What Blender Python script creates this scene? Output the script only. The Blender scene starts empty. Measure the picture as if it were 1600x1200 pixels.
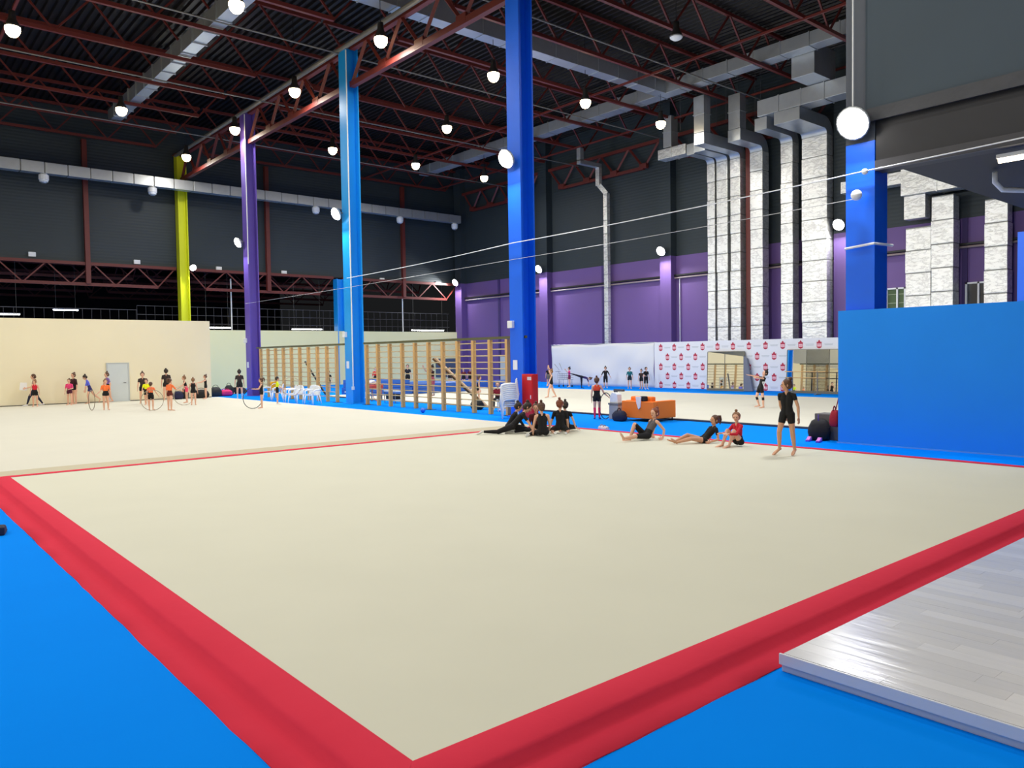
import bpy, bmesh, math, random
import numpy as np
from mathutils import Vector, Matrix, Quaternion
random.seed(7)
S = bpy.context.scene
COL = S.collection

# ------------------------------------------------------------------ camera, world, exposure
cam = bpy.data.objects.new('camera', bpy.data.cameras.new('camera'))
COL.objects.link(cam)
cam.data.sensor_width = 36.0
cam.data.lens = 1217.12 / 1600 * 36.0
cam.data.clip_start = 0.05
cam.data.clip_end = 300
RM = ((0.76236842, -0.03557011, 0.64616496), (-0.64697, -0.01878906, 0.76228393), (-0.01497369, -0.99919054, -0.03733698))
cam.matrix_world = Matrix(((RM[0][0], -RM[0][1], -RM[0][2], -2.0975), (RM[1][0], -RM[1][1], -RM[1][2], -3.2954),
                           (RM[2][0], -RM[2][1], -RM[2][2], 2.13), (0, 0, 0, 1)))
S.camera = cam
w = bpy.data.worlds.new('world'); S.world = w; w.use_nodes = True
w.node_tree.nodes['Background'].inputs[0].default_value = (0.5, 0.52, 0.55, 1)
w.node_tree.nodes['Background'].inputs[1].default_value = 0.02
S.view_settings.view_transform = 'Standard'
S.view_settings.look = 'None'
S.view_settings.gamma = 1
S.view_settings.use_curve_mapping = False
S.view_settings.exposure = 0.0
PENDANT_W, FLOOD_W, WALL_W = 228, 300, 600      # lamp powers, used in the lamp builders
try:
    S.cycles.max_bounces = 8; S.cycles.diffuse_bounces = 4; S.cycles.glossy_bounces = 4
    S.cycles.sample_clamp_indirect = 4.0
    S.cycles.caustics_reflective = False; S.cycles.caustics_refractive = False
except Exception: pass

# ------------------------------------------------------------------ helpers
def lin(c):
    if isinstance(c, str):
        c = [int(c[i:i + 2], 16) / 255 for i in (0, 2, 4)]
    return tuple(((v / 12.92) if v <= 0.04045 else ((v + 0.055) / 1.055) ** 2.4) for v in c)
MATS = {}
def mat(name, col, rough=0.6, metal=0.0, var=0.0, vscale=3.0, bump=0.0, bscale=40.0, emit=None, estr=0.0, spec=0.5,
        stretch=None, coat=0.0, trans=0.0, wave=None):
    """procedural material: base colour with noise variation, fine bump, optional emission"""
    if name in MATS: return MATS[name]
    m = bpy.data.materials.new(name); m.use_nodes = True
    nt = m.node_tree; b = nt.nodes['Principled BSDF']
    c = lin(col)
    b.inputs['Base Color'].default_value = (*c, 1)
    b.inputs['Roughness'].default_value = rough
    b.inputs['Metallic'].default_value = metal
    b.inputs['Specular IOR Level'].default_value = spec
    b.inputs['Coat Weight'].default_value = coat
    b.inputs['Transmission Weight'].default_value = trans
    vec = None
    if var or bump or wave:
        tc = nt.nodes.new('ShaderNodeTexCoord'); mp = nt.nodes.new('ShaderNodeMapping')
        nt.links.new(tc.outputs['Object'], mp.inputs['Vector'])
        if stretch: mp.inputs['Scale'].default_value = stretch
        vec = mp.outputs['Vector']
    if var:
        n = nt.nodes.new('ShaderNodeTexNoise'); n.inputs['Scale'].default_value = vscale; n.inputs['Detail'].default_value = 5
        nt.links.new(vec, n.inputs['Vector'])
        mx = nt.nodes.new('ShaderNodeMix'); mx.data_type = 'RGBA'
        mx.inputs['A'].default_value = (*[max(0, v * (1 - var)) for v in c], 1)
        mx.inputs['B'].default_value = (*[min(1, v * (1 + var)) for v in c], 1)
        nt.links.new(n.outputs['Fac'], mx.inputs['Factor'])
        nt.links.new(mx.outputs['Result'], b.inputs['Base Color'])
    if bump or wave:
        bp = nt.nodes.new('ShaderNodeBump'); bp.inputs['Strength'].default_value = bump or 0.3
        bp.inputs['Distance'].default_value = 0.02
        if wave:
            n2 = nt.nodes.new('ShaderNodeTexWave'); n2.bands_direction = wave[0]; n2.inputs['Scale'].default_value = wave[1]
            n2.inputs['Distortion'].default_value = 0.0
            nt.links.new(vec, n2.inputs['Vector']); nt.links.new(n2.outputs['Fac'], bp.inputs['Height'])
        else:
            n2 = nt.nodes.new('ShaderNodeTexNoise'); n2.inputs['Scale'].default_value = bscale; n2.inputs['Detail'].default_value = 4
            nt.links.new(vec, n2.inputs['Vector']); nt.links.new(n2.outputs['Fac'], bp.inputs['Height'])
        nt.links.new(bp.outputs['Normal'], b.inputs['Normal'])
    if emit is not None:
        b.inputs['Emission Color'].default_value = (*lin(emit), 1)
        b.inputs['Emission Strength'].default_value = estr
    MATS[name] = m
    return m

class MB:
    def __init__(s): s.v = []; s.f = []; s.mi = []; s.cur = 0
    def add(s, vs, fs):
        o = len(s.v); s.v += [tuple(v) for v in vs]; s.f += [tuple(i + o for i in f) for f in fs]; s.mi += [s.cur] * len(fs)
        return s
    def box(s, x0, y0, z0, x1, y1, z1):
        v = [(x0, y0, z0), (x1, y0, z0), (x1, y1, z0), (x0, y1, z0), (x0, y0, z1), (x1, y0, z1), (x1, y1, z1), (x0, y1, z1)]
        return s.add(v, [(3, 2, 1, 0), (4, 5, 6, 7), (0, 1, 5, 4), (1, 2, 6, 5), (2, 3, 7, 6), (3, 0, 4, 7)])
    def bar(s, a, b, w, h, up=(0, 0, 1)):
        a = Vector(a); b = Vector(b); d = (b - a).normalized(); u = Vector(up)
        if abs(d.dot(u)) > 0.98: u = Vector((1, 0, 0))
        r = d.cross(u).normalized() * (w / 2); t = r.cross(d).normalized() * (h / 2)
        v = [a - r - t, a + r - t, a + r + t, a - r + t, b - r - t, b + r - t, b + r + t, b - r + t]
        return s.add(v, [(0, 1, 2, 3), (7, 6, 5, 4), (4, 5, 1, 0), (5, 6, 2, 1), (6, 7, 3, 2), (7, 4, 0, 3)])
    def tube(s, pts, r, n=8, close=False):
        pts = [Vector(p) for p in pts]; m = len(pts); rs = r if isinstance(r, (list, tuple)) else [r] * m
        vs = []; prev = None
        for i, p in enumerate(pts):
            if close: d = (pts[(i + 1) % m] - pts[i - 1]).normalized()
            else: d = (pts[min(i + 1, m - 1)] - pts[max(i - 1, 0)]).normalized()
            if prev is None:
                prev = d.cross(Vector((0, 0, 1)))
                if prev.length < 0.05: prev = d.cross(Vector((1, 0, 0)))
            prev = (prev - d * prev.dot(d)).normalized(); q = d.cross(prev)
            for k in range(n):
                a = 2 * math.pi * k / n
                vs.append(p + (prev * math.cos(a) + q * math.sin(a)) * rs[i])
        fs = []
        for i in range(m if close else m - 1):
            j = (i + 1) % m
            for k in range(n): fs.append((i * n + k, i * n + (k + 1) % n, j * n + (k + 1) % n, j * n + k))
        if not close: fs += [tuple(range(n - 1, -1, -1)), tuple((m - 1) * n + k for k in range(n))]
        return s.add(vs, fs)
    def ball(s, c, r, n=10, m=7):
        c = Vector(c); r = r if isinstance(r, (list, tuple)) else (r, r, r); vs = [c + Vector((0, 0, -r[2]))]
        for i in range(1, m):
            t = math.pi * i / m - math.pi / 2
            for k in range(n):
                a = 2 * math.pi * k / n
                vs.append(c + Vector((math.cos(t) * math.cos(a) * r[0], math.cos(t) * math.sin(a) * r[1], math.sin(t) * r[2])))
        vs.append(c + Vector((0, 0, r[2]))); fs = []; L = len(vs) - 1
        for k in range(n): fs.append((0, 1 + (k + 1) % n, 1 + k))
        for i in range(m - 2):
            for k in range(n):
                a = 1 + i * n; fs.append((a + k, a + (k + 1) % n, a + n + (k + 1) % n, a + n + k))
        for k in range(n): fs.append((L, L - n + k, L - n + (k + 1) % n))
        return s.add(vs, fs)
    def prism(s, poly, axis, t0, t1):
        """extrude a 2D polygon along an axis: 'x' poly=(y,z), 'y' poly=(x,z), 'z' poly=(x,y)"""
        def P(p, t): return {'x': (t, p[0], p[1]), 'y': (p[0], t, p[1]), 'z': (p[0], p[1], t)}[axis]
        n = len(poly); vs = [P(p, t0) for p in poly] + [P(p, t1) for p in poly]
        fs = [tuple(range(n - 1, -1, -1)), tuple(range(n, 2 * n))] + [(i, (i + 1) % n, n + (i + 1) % n, n + i) for i in range(n)]
        return s.add(vs, fs)
    def lathe(s, prof, c=(0, 0, 0), n=16, axis=(0, 0, 1)):
        q = Vector((0, 0, 1)).rotation_difference(Vector(axis)); c = Vector(c); vs = []; fs = []
        for r, z in prof:
            for k in range(n):
                a = 2 * math.pi * k / n; vs.append(c + q @ Vector((r * math.cos(a), r * math.sin(a), z)))
        for i in range(len(prof) - 1):
            for k in range(n): fs.append((i * n + k, i * n + (k + 1) % n, (i + 1) * n + (k + 1) % n, (i + 1) * n + k))
        fs += [tuple(range(n - 1, -1, -1)), tuple((len(prof) - 1) * n + k for k in range(n))]
        return s.add(vs, fs)
    def mesh(s, name, m, smooth=False, bevel=0, origin=(0, 0, 0)):
        me = bpy.data.meshes.new(name)
        ox, oy, oz = origin
        me.from_pydata([(x - ox, y - oy, z - oz) for x, y, z in s.v], [], s.f)
        for mm in (m if isinstance(m, (list, tuple)) else [m]): me.materials.append(mm)
        if isinstance(m, (list, tuple)): me.polygons.foreach_set('material_index', s.mi)
        bm = bmesh.new(); bm.from_mesh(me)
        bmesh.ops.recalc_face_normals(bm, faces=bm.faces)
        if bevel:
            bmesh.ops.bevel(bm, geom=[e for e in bm.edges if len(e.link_faces) == 2 and e.calc_face_angle() > 0.5], offset=bevel, segments=2, affect='EDGES', profile=0.6)
        bm.to_mesh(me); bm.free()
        if smooth:
            me.polygons.foreach_set('use_smooth', [True] * len(me.polygons))
        me.update()
        return me
    def build(s, name, m, parent=None, smooth=False, bevel=0, local=False):
        """one mesh object; world coordinates unless local (then relative to the parent)"""
        o = (0, 0, 0)
        if parent is not None and not local: o = wloc(parent)
        return link(name, s.mesh(name, m, smooth, bevel, o), parent)
def wloc(o):
    v = Vector(o.location); p = o.parent
    while p: v += Vector(p.location); p = p.parent
    return v
def link(name, me, parent=None, loc=(0, 0, 0), rot=None):
    o = bpy.data.objects.new(name, me); COL.objects.link(o); o.location = loc
    if parent is not None: o.parent = parent
    if rot is not None: o.rotation_euler = rot
    return o
def tag(o, label, cat, group=None):
    o['label'] = label; o['category'] = cat
    if group: o['group'] = group
    return o
def thing(name, label, cat, loc=(0, 0, 0), rz=0.0, group=None):
    o = bpy.data.objects.new(name, None); COL.objects.link(o); o.location = loc; o.rotation_euler = (0, 0, rz)
    o.empty_display_size = 0.2
    return tag(o, label, cat, group)
def struct(o): o['kind'] = 'structure'; return o
def dup(o, loc=None, rz=None, label=None, parent=None):
    c = o.copy(); COL.objects.link(c); c.parent = parent
    if loc is not None: c.location = loc
    if rz is not None: c.rotation_euler = (0, 0, rz)
    if label: c['label'] = label
    for ch in list(o.children): dup(ch, parent=c)
    return c
def diag(name, me, a, b, parent):
    """place a shared unit bar (length 1 along +X) between two points"""
    a = Vector(a); b = Vector(b); d = b - a; o = link(name, me, parent)
    o.rotation_mode = 'QUATERNION'; o.rotation_quaternion = Vector((1, 0, 0)).rotation_difference(d.normalized())
    o.location = a - (wloc(parent) if parent else Vector()); o.scale = (d.length, 1, 1)
    return o
ORD = ['first', 'second', 'third', 'fourth', 'fifth', 'sixth', 'seventh', 'eighth', 'ninth', 'tenth', 'eleventh', 'twelfth',
       'thirteenth', 'fourteenth', 'fifteenth']

# ------------------------------------------------------------------ materials
def floor_mat(name, col, var, bump, rough=0.9, bscale=5.0, spec=0.15):
    return mat(name, col, rough=rough, var=var, vscale=0.9, bump=bump, bscale=bscale, spec=spec)
M_BLUEF = floor_mat('blue_carpet', (0.0, 0.545, 1.0), 0.05, 0.10, spec=0.03)
M_BEIGE = floor_mat('beige_carpet', (0.855, 0.85, 0.775), 0.035, 0.12, bscale=2.0)
M_BEIGE2 = floor_mat('pale_beige_carpet', (0.855, 0.845, 0.785), 0.03, 0.12, bscale=1.5)
M_SKIRT = mat('beige_skirt', (0.80, 0.77, 0.66), 0.9, var=0.04)
M_RED = floor_mat('red_carpet', (0.87, 0.205, 0.30), 0.07, 0.2, bscale=9.0)
M_CREAM = mat('cream_paint', (0.965, 0.925, 0.80), 0.8, var=0.03, vscale=0.6, bump=0.03)
M_GREENC = mat('greenish_cream_paint', (0.945, 0.92, 0.70), 0.8, var=0.03, vscale=0.6)
M_PURPLEW = mat('purple_wall_paint', (0.425, 0.32, 0.56), 0.6, var=0.05, vscale=0.8, bump=0.02)
M_DARKW = mat('charcoal_wall_panel', (0.17, 0.21, 0.225), 0.6, var=0.12, vscale=0.5, bump=0.25, wave=('Z', 1.6))
M_DECK = mat('dark_steel_deck', (0.14, 0.13, 0.13), 0.45, metal=0.5, var=0.2, vscale=0.7)
M_STEEL = mat('oxide_red_steel', (0.405, 0.155, 0.13), 0.5, var=0.12, vscale=2.0)
def foil_mat():
    """crinkled aluminium wrap: bright foil, crease shade painted in as thin darker lines"""
    m = mat('foil_wrap', (0.90, 0.905, 0.87), 0.34, metal=0.62, var=0.10, vscale=3, spec=0.6)
    nt = m.node_tree; b = nt.nodes['Principled BSDF']; tc = [n for n in nt.nodes if n.type == 'TEX_COORD'][0]
    mp = nt.nodes.new('ShaderNodeMapping'); mp.inputs['Scale'].default_value = (1, 1, 2.4); nt.links.new(tc.outputs['Object'], mp.inputs['Vector'])
    nz = nt.nodes.new('ShaderNodeTexNoise'); nz.inputs['Scale'].default_value = 1.7; nz.inputs['Detail'].default_value = 6; nz.inputs['Roughness'].default_value = 0.62
    nt.links.new(mp.outputs['Vector'], nz.inputs['Vector'])
    ab = nt.nodes.new('ShaderNodeMath'); ab.operation = 'SUBTRACT'; ab.inputs[1].default_value = 0.5; nt.links.new(nz.outputs['Fac'], ab.inputs[0])
    a2 = nt.nodes.new('ShaderNodeMath'); a2.operation = 'ABSOLUTE'; nt.links.new(ab.outputs[0], a2.inputs[0])
    rp = nt.nodes.new('ShaderNodeValToRGB'); rp.color_ramp.elements[0].color = (0.60, 0.60, 0.57, 1); rp.color_ramp.elements[1].color = (0.86, 0.865, 0.82, 1)
    rp.color_ramp.elements[0].position = 0.0; rp.color_ramp.elements[1].position = 0.045  # low end darkens the base colour along creases, standing in for their shade
    nt.links.new(a2.outputs[0], rp.inputs['Fac']); nt.links.new(rp.outputs['Color'], b.inputs['Base Color'])
    bp = nt.nodes.new('ShaderNodeBump'); bp.inputs['Strength'].default_value = 0.9; bp.inputs['Distance'].default_value = 0.05
    nt.links.new(nz.outputs['Fac'], bp.inputs['Height']); nt.links.new(bp.outputs['Normal'], b.inputs['Normal'])
    return m
M_FOIL = foil_mat()
M_SEAM = mat('foil_seam_tape', (0.58, 0.58, 0.55), 0.6, metal=0.3, var=0.25, vscale=20)
M_DUCT = mat('galvanised_steel', (0.74, 0.76, 0.77), 0.42, metal=0.7, var=0.10, vscale=3, bump=0.12, bscale=12)
M_GREYPIPE = mat('grey_pipe', (0.50, 0.49, 0.46), 0.5, metal=0.3, var=0.1)
M_WHITE = mat('white_plastic', (0.92, 0.93, 0.93), 0.4, var=0.02)
M_BLACKP = mat('black_plastic', (0.06, 0.06, 0.065), 0.5, var=0.1)
M_LAMP = mat('lamp_lens', (1, 1, 1), 0.4, emit=(1.0, 0.98, 0.95), estr=25, var=0.001)
M_LAMPW = mat('warm_lamp_lens', (1, 1, 1), 0.4, emit=(1.0, 0.90, 0.72), estr=16, var=0.001)
M_BCOL = mat('blue_column_paint', (0.02, 0.40, 0.93), 0.45, var=0.08, vscale=1.5, bump=0.02)
M_LBCOL = mat('light_blue_column_paint', (0.08, 0.62, 0.95), 0.45, var=0.06, vscale=1.5)
M_PCOL = mat('violet_column_paint', (0.42, 0.33, 0.70), 0.45, var=0.06, vscale=1.5)
M_YCOL = mat('yellow_column_paint', (0.86, 0.88, 0.12), 0.45, var=0.05, vscale=1.5)
M_GREYCOL = mat('grey_column_paint', (0.27, 0.30, 0.35), 0.5, var=0.08)
M_BWALL = mat('blue_partition_paint', (0.06, 0.56, 0.97), 0.8, var=0.05, vscale=0.8, bump=0.03)
M_DARKPANEL = mat('dark_grey_panel', (0.225, 0.285, 0.33), 0.6, var=0.12, vscale=0.6)
M_WOOD = mat('pale_pine', (0.86, 0.68, 0.42), 0.5, var=0.14, vscale=4, stretch=(6, 6, 0.6))
M_RUNG = mat('light_beech', (0.87, 0.76, 0.54), 0.45, var=0.08, vscale=5)

# ------------------------------------------------------------------ floor, mats, carpets
struct(MB().box(-16, -16, -0.3, 40, 95, 0.0).build('floor', M_BLUEF))
CZ = 0.08
def carpet(name, label, x0, y0, x1, y1, z, m, wav=0.004, n=26):
    """a carpet sheet on its low podium, very slightly uneven"""
    t = thing(name, label, 'carpet', ((x0 + x1) / 2, (y0 + y1) / 2, 0))
    b = MB(); rnd = random.Random(3)
    H = [[z + (rnd.uniform(-wav, wav) if 0 < i < n and 0 < j < n else 0) for j in range(n + 1)] for i in range(n + 1)]
    vs = [(x0 + (x1 - x0) * i / n, y0 + (y1 - y0) * j / n, H[i][j]) for i in range(n + 1) for j in range(n + 1)]
    fs = [(i * (n + 1) + j, (i + 1) * (n + 1) + j, (i + 1) * (n + 1) + j + 1, i * (n + 1) + j + 1) for i in range(n) for j in range(n)]
    b.add(vs, fs)
    b.build('carpet_sheet', m, t, smooth=True)
    return t
t = carpet('competition_carpet', 'large beige gymnastics carpet framed in red in the foreground', 0, 0, 13.05, 13.05, CZ, M_BEIGE)
MB().box(0.0, 0.0, 0.001, 13.05, 13.05, CZ - 0.008).build('podium', M_SKIRT, t)
# red border: inner band level with the carpet, a rounded fall over the podium edge, outer band flat on the floor
PROF = [(0.0, CZ + 0.004), (0.02, CZ + 0.006), (0.235, CZ + 0.004), (0.265, CZ - 0.012), (0.30, 0.024), (0.345, 0.010), (0.50, 0.008), (0.505, 0.0)]
def border(name, ax):
    b = MB(); n = 60; rnd = random.Random(ax); vs = []
    for i in range(n + 1):
        s = i / n
        for d, z in PROF:
            jz = rnd.uniform(-0.0025, 0.0025) if 0.02 < d < 0.5 else 0; jd = rnd.uniform(-0.006, 0.006) if 0.1 < d else 0
            lo, hi = -d, 13.05 + d; u = lo + (hi - lo) * s; dd = d + jd
            vs.append({1: (-dd, u, z + jz), 2: (u, -dd, z + jz), 3: (13.05 + dd, u, z + jz), 4: (u, 13.05 + dd, z + jz)}[ax])
    k = len(PROF)
    fs = [(i * k + j, (i + 1) * k + j, (i + 1) * k + j + 1, i * k + j + 1) for i in range(n) for j in range(k - 1)]
    b.add(vs, fs); return b.build(name, M_RED, t, smooth=True)
for ax in (1, 2, 3, 4): border('red_border', ax)['label'] = 'red carpet border strip'
t = carpet('training_carpet', 'pale beige training carpet on the left below the cream wall', -15.95, 14.05, 13.1, 39.5, CZ, M_BEIGE2, 0.006, 30)
b = MB(); b.add([(-16, 13.78, 0.003), (13.2, 13.78, 0.003), (13.1, 14.05, CZ), (-16, 14.05, CZ)], [(0, 1, 2, 3)])
b.build('front_skirt', M_SKIRT, t)
b = MB(); b.add([(13.1, 14.05, CZ), (13.2, 13.78, 0.003), (13.2, 39.5, 0.003), (13.1, 39.5, CZ)], [(0, 1, 2, 3)])
b.build('side_skirt', M_WHITE, t)
t = carpet('training_carpet', 'pale beige training carpet on the right before the white banner', 17.75, 2.0, 30.6, 36.0, 0.05, M_BEIGE2, 0.008, 34)
MB().box(17.6, 2.0, 0.001, 17.75, 36.0, 0.045).build('dark_edge', mat('dark_edge_tape', (0.16, 0.19, 0.25), 0.7, var=0.1), t)
MB().box(17.76, 2.0, 0.001, 30.6, 36.0, 0.038).build('podium', M_SKIRT, t)

# glossy white laminate mat, lower right
t = thing('laminate_mat', 'glossy white wood-patterned laminate mat at the lower right', 'mat', (5.0, -3.0, 0))
def plank_mat(i):
    g = random.Random(i).uniform(0.84, 0.895)
    return mat('whitewashed_plank_%d' % i, (g, g, g + 0.01), 0.20, var=0.05, vscale=5, stretch=(9, 1.2, 1), bump=0.30, bscale=0.8, spec=0.8)
MB().box(2.55, -6.0, 0.0, 9.0, -0.54, 0.112).build('mat_core', mat('mat_side', (0.80, 0.81, 0.84), 0.4, var=0.05), t, bevel=0.012)
PM = [plank_mat(i) for i in range(5)]; rnd = random.Random(5)
xx = 2.56
while xx < 9.0:
    wd = 0.145; x1 = min(xx + wd, 8.99); yy = -0.55 + rnd.uniform(0, 1.2)
    while yy > -6.0:
        L = 1.38; a = max(-5.99, yy - L); e = min(-0.55, yy)
        if e - a > 0.05:
            MB().box(xx + 0.0006, a + 0.0006, 0.111, x1 - 0.0006, e - 0.0006, 0.1215 + rnd.uniform(-0.0003, 0.0003)).build('plank', rnd.choice(PM), t)
        yy -= L
    xx += wd
MB().box(2.535, -6.01, 0.05, 2.552, -0.53, 0.123).build('edge_tape', mat('edge_tape_white', (0.88, 0.89, 0.92), 0.3, var=0.04), t, bevel=0.004)

# ------------------------------------------------------------------ walls
b = MB().box(-16, 39.55, 0, 12.8, 39.8, 4.2); b.box(12.6, 39.8, 0, 12.8, 52.3, 4.2)
wl = struct(b.build('wall_left', M_CREAM)); wl['label'] = 'cream partition wall behind the left training carpet'
struct(MB().box(12.8, 52.3, 0, 39.4, 52.5, 4.2).build('wall_far', M_GREENC))
struct(MB().box(-16, 52.95, 8.45, 40, 53.1, 18.6).build('wall_far_upper', M_DARKW))
struct(MB().box(39.3, -16, 0, 39.6, 53, 8.42).build('wall_right', M_PURPLEW))
struct(MB().box(39.35, -16, 8.42, 39.65, 53, 18.6).build('wall_right_upper', M_DARKW))
struct(MB().box(-16.2, -16, 0, -16, 95, 18.6).build('wall_near_left', M_CREAM))
struct(MB().box(-16, -16.2, 0, 40, -16, 18.6).build('wall_behind', M_CREAM))
wp = struct(MB().box(15.14, -16, 0, 15.27, 5.48, 3.02).build('wall_blue_partition', M_BWALL)); wp['label'] = 'low bright blue partition wall on the right'
struct(MB().box(15.10, -16, 0.0, 15.14, 5.49, 0.025).build('baseboard_blue_partition', mat('pale_blue_edge', (0.35, 0.62, 0.92), 0.5, var=0.03)))
# dark gallery box above the partition
struct(MB().box(15.22, -16, 7.18, 15.5, 4.9, 18.3).build('wall_gallery_front', M_DARKPANEL))
struct(MB().box(15.30, -16, 6.06, 15.62, 4.7, 7.18).build('wall_gallery_fascia', mat('dark_fascia', (0.115, 0.12, 0.145), 0.5, var=0.15)))
struct(MB().box(15.62, -16, 6.06, 39.3, 4.25, 6.4).build('ceiling_gallery', mat('dark_soffit', (0.13, 0.14, 0.17), 0.6, var=0.15)))
struct(MB().box(15.24, -16, 6.06, 15.30, 4.7, 6.28).build('trim_1', mat('fascia_edge', (0.22, 0.22, 0.24), 0.4, var=0.2, vscale=4)))
struct(MB().box(15.16, -16, 7.14, 15.22, 4.9, 7.42).build('trim_2', mat('fascia_edge_upper', (0.23, 0.24, 0.265), 0.45, var=0.25, vscale=4, bump=0.5, bscale=5)))
# pilasters
for i, yc in enumerate((52.0, 41.0, 29.2, 17.3)):
    MB().box(38.75, yc - 0.45, 0, 39.3, yc + 0.45, 8.42).build('pilaster', M_PURPLEW, bpy.data.objects['wall_right'])
    MB().box(38.75, yc - 0.45, 8.42, 39.35, yc + 0.45, 18.4).build('pilaster', M_DARKW, bpy.data.objects['wall_right_upper'])
# dark vertical seam strips on the purple wall
for yc in (35.2, 23.3, 47.0, 11.4): MB().box(39.22, yc - 0.12, 0, 39.3, yc + 0.12, 8.42).build('seam_strip', mat('deep_purple', (0.27, 0.20, 0.42), 0.6, var=0.05), bpy.data.objects['wall_right'])
# far hall seen through the gap above the greenish wall
struct(MB().box(-16, 92, 0, 40, 92.2, 12).build('wall_far_hall', mat('far_hall_dark', (0.12, 0.10, 0.11), 0.8, var=0.3, vscale=0.4)))
struct(MB().box(-16, 53.1, 11.6, 40, 92, 11.8).build('ceiling_far_hall', mat('far_hall_deck', (0.12, 0.09, 0.09), 0.7, var=0.2)))
# door in the cream wall
struct(MB().box(-16, 39.53, CZ, 12.8, 39.55, CZ + 0.035).build('baseboard_left', mat('dark_skirting', (0.30, 0.30, 0.28), 0.7, var=0.1)))
d = MB().box(7.68, 39.50, 0.08, 8.62, 39.56, 1.97).build('door_1', mat('door_grey', (0.83, 0.86, 0.86), 0.4, var=0.03)); struct(d)
b = MB(); b.box(7.62, 39.48, 0.08, 7.68, 39.57, 2.03); b.box(8.62, 39.48, 0.08, 8.68, 39.57, 2.03); b.box(7.68, 39.48, 1.97, 8.62, 39.57, 2.03)
b.build('door_frame', mat('door_frame_grey', (0.76, 0.78, 0.78), 0.4, var=0.03), d)
MB().tube([(8.5, 39.5, 1.02), (8.5, 39.44, 1.02), (8.38, 39.44, 1.02)], 0.012).build('door_handle', M_BLACKP, d)
# windows low on the far right wall
for k, (y0, y1) in enumerate(((13.2, 15.15), (9.4, 11.35))):
    wn = MB()
    for a, e in ((y0, y0 + 0.09), ((y0 + y1) / 2 - 0.05, (y0 + y1) / 2 + 0.05), (y1 - 0.09, y1), (y1 - 0.62, y1 - 0.54)): wn.box(39.16, a, 3.0, 39.31, e, 5.3)
    wn.box(39.16, y0, 5.22, 39.31, y1, 5.3); wn.box(39.16, y0, 2.92, 39.31, y1, 3.0)
    wo = struct(wn.build('window_%d' % (k + 1), M_WHITE))
    gm = mat('window_glass_%d' % k, ((0.33, 0.42, 0.30), (0.16, 0.18, 0.22))[k], 0.08, var=0.15, vscale=1.0, spec=0.6)
    for a, e in ((y0 + 0.09, (y0 + y1) / 2 - 0.05), ((y0 + y1) / 2 + 0.05, y1 - 0.62), (y1 - 0.54, y1 - 0.09)):
        MB().box(39.25, a, 3.0, 39.285, e, 5.22).build('pane', gm, wo)
        if k == 0:
            for zz in (3.6, 4.05, 4.5, 4.95): MB().box(39.225, a, zz, 39.25, e, zz + 0.03).build('blind_slat', mat('blind', (0.62, 0.68, 0.55), 0.5, var=0.05), wo)

# ------------------------------------------------------------------ roof deck (trapezoid sheet, ribs along Y)
b = MB(); xs = []; x = -16.0; p = 0.36
while x < 40: xs += [(x, 18.30), (x + 0.12, 18.30), (x + 0.17, 18.42), (x + 0.31, 18.42)]; x += p
vs = [(a, -16, z) for a, z in xs] + [(a, 53, z) for a, z in xs]; n = len(xs)
b.add(vs, [(i, i + 1, n + i + 1, n + i) for i in range(n - 1)])
struct(b.build('ceiling', M_DECK))
struct(MB().box(-16.2, -16.2, 18.5, 40, 53.2, 18.7).build('ceiling_outer', mat('roof_top', (0.2, 0.2, 0.2), 0.8, var=0.1)))

UNIT = {}
def unit_bar(w, h, m):
    k = (w, h, m.name)
    if k not in UNIT: UNIT[k] = MB().bar((0, 0, 0), (1, 0, 0), w, h).mesh('steel_bar', m)
    return UNIT[k]
# roof trusses across the hall (along X)
def truss_x(y, x0, x1, zb, zt, label, inset=1.6, panel=3.0, w=0.16):
    t = thing('roof_truss', label, 'roof truss', ((x0 + x1) / 2, y, zb), 0, 'steel roof trusses')
    diag('bottom_chord', unit_bar(w, w, M_STEEL), (x0 + inset, y, zb), (x1 - inset, y, zb), t)
    diag('top_chord', unit_bar(w, w, M_STEEL), (x0 + 0.1, y, zt), (x1 - 0.1, y, zt), t)
    n = max(1, round((x1 - x0 - 2 * inset) / panel)); st = (x1 - x0 - 2 * inset) / n
    um = unit_bar(0.08, 0.08, M_STEEL)
    for i in range(n + 1):
        xb = x0 + inset + i * st
        diag('diagonal', um, (xb, y, zb), (max(x0 + 0.15, xb - st / 2), y, zt), t); diag('diagonal', um, (xb, y, zb), (min(x1 - 0.15, xb + st / 2), y, zt), t)
    return t
for k in range(10):
    y = 52.2 - 4.2 * k
    truss_x(y, -8.4, 15.6, 16.42, 18.15, 'dark red roof truss left of the column row, %s counted from the far wall' % ORD[k])
    truss_x(y, 15.6, 39.3, 16.42, 18.15, 'dark red roof truss right of the column row, %s counted from the far wall' % ORD[k])
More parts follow.
